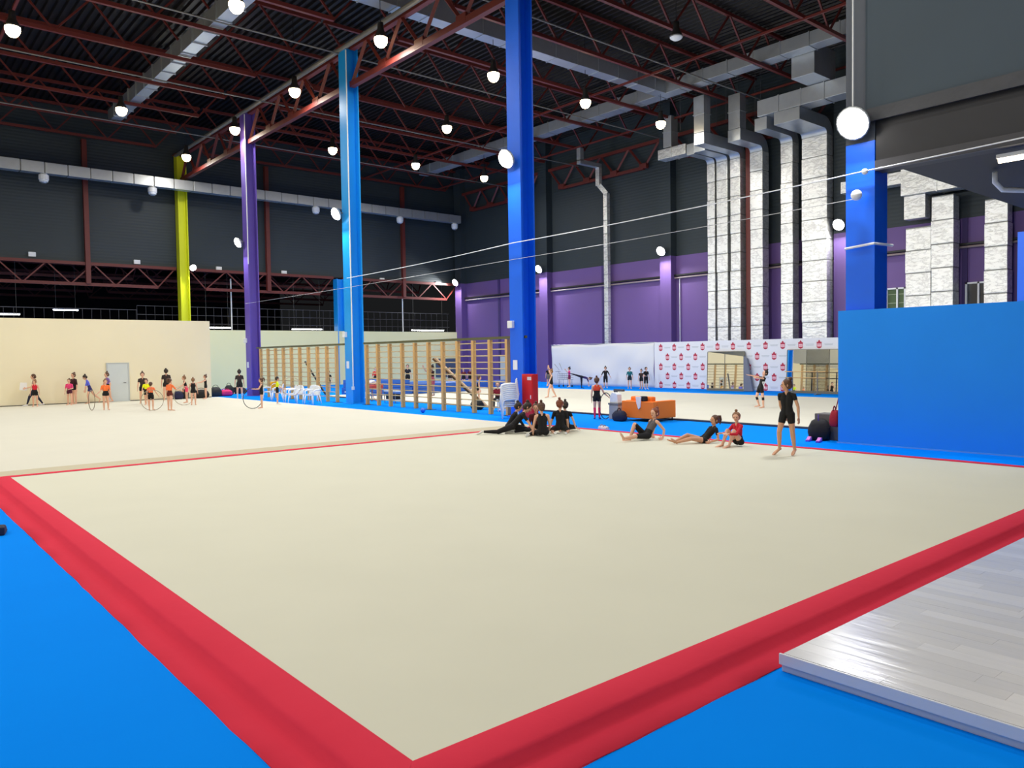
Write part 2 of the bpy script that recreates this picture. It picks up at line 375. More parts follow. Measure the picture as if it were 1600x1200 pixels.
# girders between the coloured columns (along Y)
CY = [5.05, 16.95, 28.75, 40.55, 52.45]; XC = 15.6
def girder_y(x, y0, y1, zb, zt, label, inset=0.0, w=0.24, n=4):
    t = thing('roof_girder', label, 'girder', (x, (y0 + y1) / 2, zb), 0, 'steel girders')
    diag('bottom_chord', unit_bar(w, w, M_STEEL), (x, y0 + inset, zb), (x, y1 - inset, zb), t)
    diag('top_chord', unit_bar(w, w, M_STEEL), (x, y0 + 0.1, zt), (x, y1 - 0.1, zt), t)
    um = unit_bar(0.13, 0.13, M_STEEL); L = y1 - y0 - 2 * inset; st = L / n
    for i in range(n + 1):
        yb = y0 + inset + i * st
        for e in (yb - st / 2, yb + st / 2):
            if y0 - 0.05 < e < y1 + 0.05 and not (inset == 0 and i in (0, n) and False): diag('diagonal', um, (x, yb, zb), (x, e, zt), t)
        if 0 < i < n or inset: MB().box(x - 0.13, yb - 0.3, zb - 0.05, x + 0.13, yb + 0.3, zb + 0.28).build('gusset_plate', M_STEEL, t)
    return t
COLN = ['blue column at the partition', 'blue column', 'light blue column', 'violet column', 'yellow column']
for i in range(4):
    girder_y(XC, CY[i] + 0.3, CY[i + 1] - 0.3, 14.42, 16.05, 'orange-red roof girder between the %s and the %s' % (COLN[i], COLN[i + 1]))
for i, (a, e, nm) in enumerate(((17.3, 29.2, 'above the foil ducts'), (29.2, 41.0, 'behind the thin foil duct'), (41.0, 52.0, 'in the far dark corner'))):
    girder_y(39.0, a + 0.45, e - 0.45, 14.55, 16.1, 'dark red roof girder along the right wall %s' % nm, inset=1.5, w=0.2, n=3)
# braces along Y at the lower chords
for xb, lab in ((29.6, 'long red tie bar along the roof over the right hall centre'), (36.6, 'long red tie bar along the roof near the right wall'), (3.4, 'long red tie bar along the roof over the left hall')):
    tag(MB().bar((xb, 8, 16.35), (xb, 52.2, 16.35), 0.1, 0.1).build('tie_bar', M_STEEL), lab, 'tie bar')
tag(MB().tube([(15.3, 8, 16.05), (15.3, 52.4, 16.05)], 0.11, 10).build('service_pipe', M_GREYPIPE), 'long grey service pipe running over the coloured column tops', 'pipe')
for i, (y, z) in enumerate(((29.0, 15.9), (37.3, 15.85), (45.6, 15.8), (20.7, 15.9))):
    tag(MB().tube([(-8, y, z), (39, y, z)], 0.035, 6).build('conduit', M_GREYPIPE), 'thin grey sprinkler pipe under the roof trusses, %s from the far wall' % ORD[[2, 1, 0, 3][i]], 'pipe')

# far wall trusses under the charcoal cladding, columns and posts
for (x0, x1, nm) in ((2.2, 15.3, 'left of the yellow column'), (15.9, 27.2, 'between the yellow and light blue columns'), (27.8, 39.3, 'right of the light blue column'), (-10, 1.9, 'at the left edge')):
    truss_x(52.75, x0, x1, 7.08, 8.4, 'red wall truss below the charcoal cladding %s' % nm, inset=1.3, panel=2.9, w=0.2)['category'] = 'wall truss'
for xp, nm in ((9.75, 'left of the yellow column'), (21.8, 'right of the violet column'), (33.6, 'right of the light blue column')):
    tag(MB().box(xp - 0.14, 52.55, 7.1, xp + 0.14, 52.85, 16.3).build('wall_post', M_STEEL), 'red steel post on the charcoal far wall %s' % nm, 'post')
# trusses and clutter of the hall beyond
for k, y in enumerate((58.5, 64.5, 71, 78)):
    truss_x(y, -12, 14.5, 8.1, 9.6, 'dim red truss in the hall beyond, left half, %s row' % ORD[k], inset=0.6, panel=3.2, w=0.2)
    truss_x(y, 14.5, 39.5, 8.1, 9.6, 'dim red truss in the hall beyond, right half, %s row' % ORD[k], inset=0.6, panel=3.2, w=0.2)
t = thing('mesh_fence', 'grey wire mesh cage above the greenish wall', 'fence', (25, 54.2, 0))
gm = mat('grey_wire', (0.34, 0.34, 0.36), 0.5, metal=0.4, var=0.1)
for i in range(46): diag('wire', unit_bar(0.02, 0.02, gm), (13.0 + i * 0.58, 54.2, 4.0), (13.0 + i * 0.58, 54.2, 5.9), t)
for z in (4.7, 5.3, 5.9): diag('rail', unit_bar(0.035, 0.035, gm), (13, 54.2, z), (39.3, 54.2, z), t)
t = thing('mesh_fence', 'grey railing above the cream wall', 'fence', (0, 54.2, 0))
for i in range(30): diag('wire', unit_bar(0.018, 0.018, gm), (-3 + i * 0.55, 54.2, 4.0), (-3 + i * 0.55, 54.2, 5.6), t)
diag('rail', unit_bar(0.04, 0.04, gm), (-3, 54.2, 5.6), (13, 54.2, 5.6), t)
for k, (x0, x1, y, z) in enumerate(((3.2, 6.2, 54.6, 5.15), (8.6, 10.2, 58, 5.7), (17.6, 19.6, 54.6, 4.45), (24.4, 27.0, 54.6, 4.4), (35.5, 39.0, 54.6, 4.42))):
    t = thing('fluorescent_light', 'white fluorescent tube glowing beyond the far wall, %s from the left' % ORD[k], 'light', ((x0 + x1) / 2, y, z))
    MB().box(x0, y - 0.06, z + 0.03, x1, y + 0.06, z + 0.09).build('housing', M_WHITE, t)
    for xr in (x0 + 0.2, x1 - 0.2): MB().tube([(xr, y, z + 0.08), (xr, y, 11.6)], 0.01, 5).build('hanger', M_GREYPIPE, t)
    MB().tube([(x0 + .03, y, z), (x1 - .03, y, z)], 0.03, 8).build('tube', mat('tube_glow', (1, 1, 1), 0.4, emit=(1, 1, 1), estr=22, var=0.001), t)
for k, (x, y, z1, r) in enumerate(((19.3, 53.6, 8, 0.05), (34.0, 53.6, 8, 0.05))):
    tag(MB().tube([(x, y, 0.0), (x, y, z1)], r, 8).build('white_pipe', M_WHITE), 'white vertical pipe behind the far wall %s' % ('near the violet column', 'right of the light blue column')[k], 'pipe')

# ------------------------------------------------------------------ columns
def hsection(b, xc, yc, z0, z1, bw=0.66, dp=0.62, tf=0.06, tw=0.05):
    b.box(xc - dp / 2, yc - bw / 2, z0, xc - dp / 2 + tf, yc + bw / 2, z1)
    b.box(xc + dp / 2 - tf, yc - bw / 2, z0, xc + dp / 2, yc + bw / 2, z1)
    b.box(xc - dp / 2 + tf, yc - tw / 2, z0, xc + dp / 2 - tf, yc + tw / 2, z1)
    return b
for i, (yc, m, lab) in enumerate(zip(CY, (M_BCOL, M_BCOL, M_LBCOL, M_PCOL, M_YCOL),
        ('blue steel column with grey upper part behind the blue partition', 'tall blue steel column beside the red cabinet',
         'tall light blue steel column between the two wall bar racks', 'tall violet steel column at the left end of the wall bars', 'tall yellow steel column behind the cream wall'))):
    t = thing('column', lab, 'column', (XC, yc, 0))
    if i: hsection(MB(), XC, yc, 0, 16.1).build('shaft', m, t)
    else:
        MB().box(XC - 0.31, yc - 0.33, 0, XC + 0.31, yc + 0.33, 6.75).build('shaft', m, t, bevel=0.01)
        MB().box(XC - 0.31, yc - 0.33, 6.75, XC + 0.31, yc + 0.33, 16.1).build('shaft', M_GREYCOL, t, bevel=0.01)
    MB().box(XC - 0.42, yc - 0.42, 0, XC + 0.42, yc + 0.42, 0.03).build('base_plate', m, t)
    MB().box(XC - 0.4, yc - 0.4, 16.1, XC + 0.4, yc + 0.4, 16.16).build('cap_plate', M_STEEL, t)
    if i in (2, 3):   # cable conduit on the near flange corner
        MB().tube([(XC - 0.30, yc - 0.35, 0.75 if i == 2 else 7.5), (XC - 0.30, yc - 0.35, 15.9)], 0.028, 6).build('conduit', M_WHITE, t)
    if i in (1, 2, 3):
        MB().box(XC - 0.335, yc - 0.05, 1.62, XC - 0.31, yc + 0.17, 1.95).build('paper_notice', mat('paper', (0.93, 0.94, 0.95), 0.7, var=0.04, vscale=20), t)
        MB().box(XC - 0.44, yc + 0.08, 3.05, XC - 0.31, yc + 0.33, 3.3).build('junction_box', M_WHITE, t, bevel=0.02)
    if i in (2,): MB().box(XC - 0.36, yc - 0.36, 0.65, XC - 0.24, yc - 0.3, 0.8).build('socket', M_WHITE, t)
t = thing('column', 'short blue column on the far wall behind the light blue column', 'column', (27.5, 52.6, 0))
hsection(MB(), 27.5, 52.6, 0, 8.3).build('shaft', M_LBCOL, t)
t = thing('column', 'blue column at the right edge under the dark gallery', 'column', (27.5, 5.2, 0))
hsection(MB(), 27.5, 5.2, 0, 5.9).build('shaft', M_BCOL, t)

# ------------------------------------------------------------------ lamps
def area(parent, loc, direction, power, size, col=(1, 0.97, 0.92), spread=math.pi):
    l = bpy.data.lights.new('lamp_light', 'AREA'); l.shape = 'DISK'; l.size = size; l.energy = power; l.color = col; l.spread = spread
    o = bpy.data.objects.new('lamp_light', l); COL.objects.link(o); o.parent = parent; o.location = loc
    o.rotation_mode = 'QUATERNION'; o.rotation_quaternion = Vector((0, 0, -1)).rotation_difference(Vector(direction))
    return o
PEND_BODY = MB().lathe([(0.04, 0.50), (0.09, 0.48), (0.10, 0.34), (0.11, 0.24), (0.18, 0.10), (0.22, 0.0), (0.20, 0.0)], n=16).mesh('reflector', mat('dark_reflector', (0.20, 0.19, 0.18), 0.5, metal=0.3, var=0.1), True)
PEND_LENS = MB().lathe([(0.02, -0.30), (0.11, -0.27), (0.18, -0.19), (0.215, -0.08), (0.21, 0.02)], n=16).mesh('lens', M_LAMPW, True)
PEND_OFF = MB().lathe([(0.02, -0.10), (0.12, -0.08), (0.19, -0.03), (0.22, 0.02)], n=16).mesh('lens', M_WHITE, True)
PEND_CORD = MB().tube([(0, 0, 0.5), (0, 0, 2.71)], 0.010, 6).mesh('cord', M_BLACKP)
def pendant(x, y, z, label, on=True, group=None, cord=True):
    t = thing('pendant_lamp', label, 'lamp', (x, y, z), 0, group or 'high bay pendant lamps')
    link('reflector', PEND_BODY, t); link('lens', PEND_LENS if on else PEND_OFF, t); link('cord', PEND_CORD, t); t.scale = (1.28,) * 3
    if on: area(t, (0, 0, -0.32), (0, 0, -1), PENDANT_W, 0.45)
for x, y, lab in ((3.1, 32.2, 'bright pendant lamp near the top left corner'), (8.9, 40.2, 'pendant lamp at the far end of the left roof duct'),
        (9.0, 24.9, 'pendant lamp at the top edge beside the left roof duct'), (14.7, 24.4, 'large pendant lamp just right of the light blue column top'),
        (14.6, 32.2, 'pendant lamp just left of the light blue column top'), (14.7, 40.1, 'pendant lamp in front of the violet column top'),
        (14.5, 47.7, 'pendant lamp in front of the yellow column top'), (21.0, 40.7, 'pendant lamp left of the light blue column below the girder'),
        (20.8, 24.7, 'pendant lamp just left of the tall blue column top'), (23.9, 32.7, 'pendant lamp midway between the light blue and blue columns'),
        (27.2, 40.9, 'pendant lamp at the far end of the middle roof duct'), (33.2, 41.1, 'small faint pendant lamp low beside the blue column'),
        (26.9, 24.8, 'pendant lamp right of the blue column before the roof duct'), (32.9, 24.8, 'warm pendant lamp beside the foil duct bends')):
    pendant(x, y, 15.0, lab)
pendant(24.1, 16.9, 15.0, 'unlit pendant lamp under the roof right of the blue column', on=False)
for x, y in ((-9, 1), (-3, 1), (3, 1), (9, 1), (-9, 8.8), (-3, 8.8), (3, 8.8), (9, 8.8), (-9, 16.7), (-3, 16.7), (3, 16.7), (9, 16.7),
             (20.8, 8.8), (27, 8.8), (-9, 24.6), (-3, 24.6), (3, 24.6), (-3, 32.3), (-9, 40), (-3, 40), (-3, 48), (27, 0.9), (33.5, 0.9)):
    if x > 15 and y < 5: continue
    pendant(x, y, 15.0, 'pendant lamp hanging from the roof outside the picture', group='pendant lamps outside the view')
# round floodlights on the columns and on the purple wall
FL_BODY = MB().lathe([(0.02, -0.16), (0.12, -0.15), (0.24, -0.06), (0.26, 0.0), (0.24, 0.01)], n=18, axis=(-1, 0, 0)).mesh('housing', M_DUCT, True)
FL_LENS = MB().lathe([(0.24, 0.0), (0.20, 0.07), (0.11, 0.11), (0.02, 0.125)], n=18, axis=(-1, 0, 0)).mesh('lens', M_LAMP, True)
def flood(x, y, z, label, power, arm, dirv=(-1, 0, -0.75), scale=1.0, group='round floodlights on columns', rz=0):
    t = thing('floodlight', label, 'lamp', (x, y, z), math.radians(rz), group)
    tl = math.radians(28)
    for nm, me in (('housing', FL_BODY), ('lens', FL_LENS)):
        o = link(nm, me, t); o.rotation_euler = (0, -tl, 0); o.scale = (scale,) * 3
    MB().tube([(0.12, 0, 0.06), (arm * 0.5, 0, 0.1), (arm, 0, 0.06)], 0.022, 6).build('arm', M_GREYPIPE, t, local=True)
    area(t, (-0.17, 0, -0.09), dirv, power, 0.45, (0.97, 0.985, 1.0))
for x, y, z, lab, sc in ((14.95, 5.05, 7.12, 'largest bright floodlight on the column above the blue partition', 1.45), (14.95, 16.95, 8.72, 'bright floodlight on the tall blue column', 1.3),
        (14.95, 29.0, 8.65, 'floodlight on the left side of the light blue column', 1.2), (14.95, 40.75, 8.75, 'floodlight on the left side of the violet column', 1.2), (16.1, 51.95, 8.45, 'small floodlight beside the yellow column', 0.9)):
    flood(x, y, z, lab, FLOOD_W * (0.6 if y < 6 else 1), 0.4, scale=sc, rz=90 if y > 51 else 0)
for y, lab in ((5.05, 'added unseen floodlight on the hidden side of the partition column'), (16.95, 'added unseen floodlight on the hidden side of the tall blue column'), (28.75, 'dark floodlight back behind the light blue column'), (40.55, 'added unseen floodlight on the hidden side of the violet column')):  # added to brighten the right hall; only the light blue column's fitting is visible
    flood(16.2 if y < 6 else 15.95, y + (0.2 if y < 6 else 0.5), 8.6, lab, WALL_W, 0.34, rz=180)
for y, z, lab in ((17.25, 8.8, 'floodlight on the purple pilaster beside the widest foil duct'), (29.2, 8.72, 'floodlight on the purple pilaster above the emblem banner'),
                  (41.0, 8.65, 'floodlight on the purple pilaster right of the blue column'), (51.8, 8.5, 'floodlight on the purple pilaster in the far corner')):
    flood(38.3, y, z, lab, WALL_W * (0.4 if y < 18 else 0.75), 0.4, (-0.8, 0, -1), 1.3, 'round floodlights on the purple wall')
# further floodlights of the same row, before the picture
tag(MB().tube([(14.95, 5.05, 7.3), (14.95, 5.05, 16.0)], 0.02, 6).build('lamp_conduit', M_WHITE), 'white vertical conduit above the largest floodlight', 'conduit')
t = thing('fluorescent_light', 'fluorescent tube glowing under the dark gallery', 'light', (15.9, 1.9, 5.85))
MB().box(15.5, 1.55, 5.9, 15.62, 2.4, 5.98).build('housing', M_WHITE, t)
MB().tube([(15.56, 1.58, 5.86), (15.56, 2.37, 5.86)], 0.05, 8).build('tube', mat('tube_glow2', (1, 1, 1), 0.4, emit=(1, 0.93, 0.8), estr=10, var=0.001), t)
tag(MB().tube([(17.3, 3.0, 6.0), (17.3, 3.0, 5.78), (17.45, 2.9, 5.62), (18.2, 2.4, 5.6), (18.6, 1.0, 5.6)], 0.06, 8).build('white_pipe', M_WHITE, smooth=True), 'bent white pipe hanging under the dark gallery', 'pipe')

# ------------------------------------------------------------------ ducts
def duct(name, label, axis, lo, hi, c0, c1, z0, z1, m, step, flange=0.035, cat='air duct', loc=None, taper=0):
    """rectangular duct of separate sections with raised flange frames"""
    mid = (lo + hi) / 2; cm = (c0 + c1) / 2
    base = {'x': (mid, cm, z0), 'y': (cm, mid, z0), 'z': (cm, (z0 + z1) / 2, lo)}[axis]
    t = thing(name, label, cat, base); n = max(1, round((hi - lo) / step)); st = (hi - lo) / n
    def bx(b, a, e, g):
        if axis == 'x': b.box(a, c0 - g, z0 - g, e, c1 + g, z1 + g)
        elif axis == 'y': b.box(c0 - g, a, z0 - g, c1 + g, e, z1 + g)
        else: b.box(c0 - g, z0 - g, a, c1 + g, z1 + g, e)
        return b
    rnd = random.Random(hash(label) % 1000 if False else len(label))
    for i in range(n):
        bx(MB(), lo + i * st + (0.012 if flange > 0 else 0.03), lo + (i + 1) * st - (0.012 if flange > 0 else 0.03), rnd.uniform(-0.006, 0.008)).build('duct_section', m, t, bevel=0.015)
        if i: bx(MB(), lo + i * st - 0.025, lo + i * st + 0.025, flange).build('flange', m if flange > 0 else M_SEAM, t)
    return t
duct('air_duct', 'silver rectangular air duct across the left roof', 'y', 16.5, 48.6, 10.25, 10.85, 16.55, 17.25, M_DUCT, 1.55, 0.06)
duct('air_duct', 'long silver air duct crossing the roof behind the blue column top', 'x', 12.6, 33.6, 24.5, 25.2, 16.55, 17.45, M_DUCT, 1.5, 0.03)
duct('air_duct', 'silver air duct running along the roof near the right wall', 'y', 13.0, 49.2, 33.0, 33.8, 16.55, 17.2, M_DUCT, 1.5, 0.03)
duct('air_duct', 'long pale silver air duct along the charcoal far wall', 'x', -9.0, 38.4, 50.9, 51.5, 13.50, 14.15, M_DUCT, 1.25, -0.03)
for k, x in enumerate((7.2, 13.4, 25.0, 32.4, 37.9)):
    t = thing('duct_nozzle', 'white round air nozzle under the far duct, %s from the left' % ORD[k], 'air nozzle', (x, 51.2, 13.0))
    MB().lathe([(0.20, 0.0), (0.24, 0.03), (0.24, 0.12), (0.28, 0.14), (0.28, 0.42), (0.2, 0.46), (0.2, 0.52)], n=14).build('drum', M_WHITE, t, local=True)
    MB().lathe([(0.14, -0.06), (0.18, 0.0), (0.16, 0.01)], n=14).build('outlet', M_DUCT, t, smooth=True, local=True)
# foil ducts climbing the purple wall: vertical run, bend and horizontal top
def wall_duct(y0, y1, ztop, label, x0=38.2, x1=38.85, step=1.15, bend=True, zbot=0.3, xh=36.6):
    t = thing('foil_duct', label, 'air duct', ((x0 + x1) / 2, (y0 + y1) / 2, zbot)); rnd = random.Random(int(y0 * 100))
    n = max(1, round((ztop - zbot) / step)); st = (ztop - zbot) / n
    for i in range(n):
        g = rnd.uniform(-0.012, 0.014)
        MB().box(x0 - g, y0 - g, zbot + i * st + 0.016, x1 + g, y1 + g, zbot + (i + 1) * st - 0.016).build('foil_section', M_FOIL, t, bevel=0.03)
        MB().box(x0 + 0.012, y0 + 0.012, zbot + (i + 1) * st - 0.02, x1 - 0.01, y1 - 0.012, zbot + (i + 1) * st + 0.02).build('joint_band', M_SEAM, t)
    if bend:
        b = MB(); d = x1 - x0; N = 6; R0 = 0.25; vs = []
        for i in range(N + 1):
            a = math.pi / 2 * i / N
            for r in (R0, R0 + d):
                X = x0 - R0 + r * math.cos(a); Z = ztop + r * math.sin(a)
                vs += [(X, y0, Z), (X, y1, Z)]
        fs = []
        for i in range(N):
            o = i * 4; q = o + 4
            fs += [(o, o + 1, q + 1, q), (o + 2, q + 2, q + 3, o + 3), (o, q, q + 2, o + 2), (o + 1, o + 3, q + 3, q + 1)]
        fs += [(0, 2, 3, 1), (N * 4, N * 4 + 1, N * 4 + 3, N * 4 + 2)]
        b.add(vs, fs); b.build('bend', M_DUCT, t)
        MB().box(xh, y0, ztop + R0, x0 - R0, y1, ztop + R0 + d).build('horizontal_run', M_DUCT, t, bevel=0.01)
    return t
wall_duct(24.98, 25.52, 13.55, 'narrow foil-wrapped duct at the left of the wall duct row', xh=36.2)
wall_duct(24.08, 24.84, 13.55, 'foil-wrapped wall duct, second from the left above the banner', xh=36.0)
wall_duct(23.20, 23.88, 13.55, 'foil-wrapped wall duct, third from the left beside the red pipe', xh=34.7)
wall_duct(21.73, 22.53, 13.65, 'yellowish foil-wrapped wall duct right of the red pipe', xh=36.0)
wall_duct(19.85, 20.58, 13.75, 'slim foil-wrapped wall duct left of the widest one', xh=35.6)
wall_duct(17.85, 19.3, 13.75, 'widest foil-wrapped wall duct beside the purple pilaster', xh=35.4)
tag(MB().box(38.55, 22.75, 0, 38.95, 23.05, 14.2).build('red_pipe_casing', M_STEEL), 'dark red steel post between the foil ducts', 'post')
duct('plenum_duct', 'silver riser above the third foil duct bend', 'z', 14.46, 16.5, 34.7, 35.3, 23.2, 23.9, M_DUCT, 1.0)
duct('plenum_duct', 'silver riser above the yellowish foil duct bend', 'z', 14.56, 16.5, 36.0, 36.6, 21.75, 22.5, M_DUCT, 1.0)
duct('plenum_duct', 'silver box duct on the left of the foil duct bends', 'y', 25.6, 27.7, 36.2, 36.95, 13.95, 14.55, M_FOIL, 1.0)
duct('plenum_duct', 'silver riser at the left end box duct', 'z', 14.6, 16.5, 36.25, 36.9, 26.7, 27.3, M_DUCT, 1.0)
duct('plenum_duct', 'wide silver box duct over the widest foil duct running right', 'y', 9.0, 20.3, 35.4, 36.4, 14.68, 15.5, M_DUCT, 1.3)
duct('plenum_duct', 'silver riser between roof duct and wide box duct', 'z', 15.52, 17.0, 33.84, 35.9, 16.2, 17.4, M_DUCT, 1.0)
for k, (x, y) in enumerate(((35.5, 24.3), (36.3, 23.5), (35.2, 22.1), (36.8, 21.3), (35.9, 20.4), (34.8, 24.9), (37.1, 22.6))):
    tag(MB().tube([(x, y, 14.9), (x, y, 18.4)], 0.012, 5).build('hanger_rod', gm), 'thin duct hanger rod above the foil duct bends, %s of seven' % ORD[k], 'rod', 'duct hanger rods')
# thin round-cornered foil duct right of the blue column
t = thing('foil_duct', 'thin silver duct running up the purple wall behind the cables', 'air duct', (38.9, 34.5, 2.0))
for i in range(12): MB().box(38.75, 34.3, 2.0 + i * 0.95 + 0.01, 39.05, 34.66, 2.0 + (i + 1) * 0.95 - 0.01).build('foil_section', M_FOIL, t, bevel=0.02)
MB().bar((38.9, 34.48, 13.35), (38.6, 34.9, 14.0), 0.32, 0.32).build('offset', M_FOIL, t)
MB().box(38.45, 34.75, 13.95, 38.75, 35.1, 15.3).build('foil_section', M_FOIL, t, bevel=0.02)
MB().box(36.6, 34.75, 15.2, 38.75, 35.1, 15.5).build('horizontal_run', M_DUCT, t, bevel=0.02)
MB().box(36.6, 34.75, 15.4, 36.95, 35.1, 16.3).build('riser', M_DUCT, t, bevel=0.02)
# ducts under the gallery
wall_duct(12.55, 13.75, 8.1, 'broad foil-wrapped duct left of a seam under the dark gallery', bend=False)
wall_duct(11.5, 12.50, 9.45, 'tall foil-wrapped duct under the dark gallery with a bent top', bend=False, x0=38.1)
wall_duct(9.25, 10.2, 8.95, 'foil-wrapped duct at the right edge beside the blue column', bend=False)
duct('foil_duct', 'foil-wrapped box standing above the broad duct under the gallery', 'z', 8.5, 9.66, 37.9, 38.5, 12.7, 13.7, M_FOIL, 1.2)
duct('foil_duct', 'tall foil-wrapped box duct at the gallery corner', 'y', 10.4, 13.75, 37.6, 38.5, 9.65, 11.2, M_FOIL, 1.7)
duct('foil_duct', 'foil-wrapped duct stub left of the gallery corner', 'y', 13.74, 17.0, 38.0, 38.7, 10.35, 10.95, M_FOIL, 1.6)
# wall pipes and cables
tag(MB().tube([(39.15, 6, 7.02), (39.15, 51.5, 6.95)], 0.06, 8).build('wall_pipe', mat('pipe_pinkish', (0.62, 0.55, 0.55), 0.45, var=0.1)), 'long thin pipe running along the purple wall', 'pipe')
tag(MB().box(39.05, 6, 7.1, 39.3, 51.5, 7.2).build('cable_tray', M_BLACKP), 'black cable tray along the purple wall', 'cable tray')
tag(MB().tube([(39.2, 28.4, 7.0), (39.2, 28.4, 2.5)], 0.03, 6).build('drop_conduit', M_WHITE), 'thin vertical conduit on the purple wall right of a pilaster', 'conduit')
def sag(a, b, s, n=24): return [tuple(np.array(a) * (1 - i / n) + np.array(b) * (i / n) - np.array((0, 0, s * 4 * (i / n) * (1 - i / n)))) for i in range(n + 1)]
tag(MB().tube(sag((15.2, 28.6, 5.72), (15.2, 16.95, 5.93), 0.05) + sag((15.2, 16.95, 5.93), (15.15, 5.05, 6.07), 0.05) + sag((15.15, 5.05, 6.07), (15.1, -4, 6.3), 0.02), 0.014, 6).build('cable', M_WHITE), 'white cable strung between the coloured columns, upper one', 'cable')
tag(MB().tube(sag((15.2, 40.5, 5.28), (15.2, 16.95, 5.37), 0.03) + sag((15.2, 16.95, 5.37), (15.15, 5.05, 5.5), 0.03), 0.008, 6).build('cable', mat('thin_wire', (0.75, 0.75, 0.75), 0.4, metal=0.3, var=0.05)), 'thin wire strung below the white cable between the columns', 'cable')
for k, (x, y, z, r, nm) in enumerate(((15.12, 5.0, 5.55, 0.12, 'round white detector hanging on the wire beside the partition column'), (15.2, 4.85, 6.05, 0.07, 'small white fitting on the partition column'))):
    tag(MB().ball((x - 0.1, y, z), (r, r, r), 12, 9).build('detector', M_WHITE, smooth=True), nm, 'detector')
for k, (x, z) in enumerate(((6.7, 8.8), (12.75, 8.72), (18.2, 8.6), (23.1, 8.6), (31.6, 8.5), (37.2, 8.45))):
    tag(MB().box(x - 0.2, 52.8, z - 0.14, x + 0.2, 52.95, z + 0.14).build('emergency_light', M_WHITE, bevel=0.02), 'small white box light on the charcoal far wall, %s from the left' % ORD[k], 'light box')
tag(MB().tube([(15.2, 5.35, 4.42), (15.2, 4.7, 4.47), (15.9, 4.6, 4.47)], 0.03, 6).build('bracket_tube', M_WHITE), 'white bracket tube around the partition column', 'bracket')

# ------------------------------------------------------------------ wall bars
def wall_bars(ys, label, lean=0):
    t = thing('wall_bars', label, 'wall bars', (15.5, (ys[0] + ys[-1]) / 2, 0))
    pm = MB().box(-0.075, -0.06, 0, 0.075, 0.06, 2.68).mesh('post', M_WOOD, bevel=0.008)
    for y in ys: link('post', pm, t, (0, y - t.location.y, 0))
    rm = {}
    for a, e in zip(ys[:-1], ys[1:]):
        L = e - a - 0.13
        me = MB().tube([(0, -L / 2, 0), (0, L / 2, 0)], 0.021, 8).mesh('rung', M_RUNG, True)
        for i in range(11): link('rung', me, t, (0, (a + e) / 2 - t.location.y, 0.25 + i * 0.232))
    MB().bar((15.5, ys[0] - 1.0, 2.74), (15.5, ys[-1] + (0.5 if ys[0] > 25 else 0.2), 2.74), 0.1, 0.09).build('top_rail', mat('olive_rail', (0.36, 0.36, 0.22), 0.5, var=0.1), t)
    for y in ys[::5]: MB().box(15.35, y - 0.25, 0, 15.65, y + 0.25, 0.012).build('foot_plate', M_BLACKP, t)
wall_bars([30.31 + 0.995 * i for i in range(10)], 'wooden wall bar rack between the violet and light blue columns')
wall_bars([17.68 + 0.98 * i for i in range(11)], 'wooden wall bar rack between the light blue and blue columns')

# ------------------------------------------------------------------ banners and mirrors on the right
t = thing('banner', 'plain white draped cloth banner on the purple wall', 'banner', (34.3, 31.0, 0))
b = MB(); nu, nv = 60, 14; vs = []; M_CLOTH = mat('white_banner', (0.86, 0.87, 0.89), 0.7, var=0.02, vscale=1)
for i in range(nu + 1):
    for j in range(nv + 1):
        u = i / nu; v = j / nv; y = 26.55 + (35.45 - 26.55) * u; z = 0.06 + 2.66 * v
        dx = 0.12 * math.sin(9 * u + 5 * (1 - v) ** 2) * (1 - v) ** 0.7 * v * 2 + 0.07 * math.sin(21 * u + 7 * v + 3 * math.sin(5 * u)) * v * (1 - v) * 2
        vs.append((34.32 - dx, y, z - 0.03 * math.sin(14 * u) * v))
b.add(vs, [(i * (nv + 1) + j, (i + 1) * (nv + 1) + j, (i + 1) * (nv + 1) + j + 1, i * (nv + 1) + j + 1) for i in range(nu) for j in range(nv)])
ob = b.build('cloth', M_CLOTH, t, smooth=True); sm = ob.modifiers.new('thick', 'SOLIDIFY'); sm.thickness = 0.008
MB().tube([(34.36, 26.5, 2.74), (34.36, 35.5, 2.74)], 0.025, 8).build('top_pole', M_DUCT, t)
for y in (26.6, 31, 35.4): MB().tube([(34.34, y, 2.74), (34.64, y, 2.74)], 0.02, 6).build('bracket', M_DUCT, t)
for y in (26.6, 31, 35.4): MB().tube([(34.62, y, 0), (34.62, y, 2.75)], 0.03, 8).build('support_pole', M_DUCT, t)
t = thing('banner', 'white press wall with rows of small red crest emblems', 'banner', (34.3, 20.7, 0))
MB().box(34.30, 14.95, 0.06, 34.34, 26.52, 2.74).build('panel', mat('press_wall_white', (0.88, 0.89, 0.91), 0.6, var=0.015), t)
M_EMB = mat('emblem_red', (0.70, 0.16, 0.27), 0.6, var=0.05); M_PINK = mat('emblem_pale', (0.95, 0.78, 0.82), 0.6, var=0.03); M_GT = mat('grey_print', (0.72, 0.75, 0.77), 0.7, var=0.03)
shield = [(-0.125, 0.06), (-0.125, -0.13), (-0.09, -0.165), (0, -0.20), (0.09, -0.165), (0.125, -0.13), (0.125, 0.06), (0.135, 0.14), (0.08, 0.115), (0.05, 0.17), (0.0, 0.235), (-0.05, 0.17), (-0.08, 0.115), (-0.135, 0.14)]
em = MB().prism(shield, 'x', -0.004, 0.0).mesh('emblem', M_EMB)
eb = MB(); eb.box(-0.006, -0.10, -0.10, -0.004, 0.10, 0.04); eb2 = eb.mesh('emblem_field', M_PINK)
eb = MB(); eb.box(-0.008, -0.08, -0.02, -0.006, 0.08, -0.005); eb.box(-0.008, -0.08, -0.065, -0.006, 0.08, -0.05); eb3 = eb.mesh('emblem_marks', M_EMB)
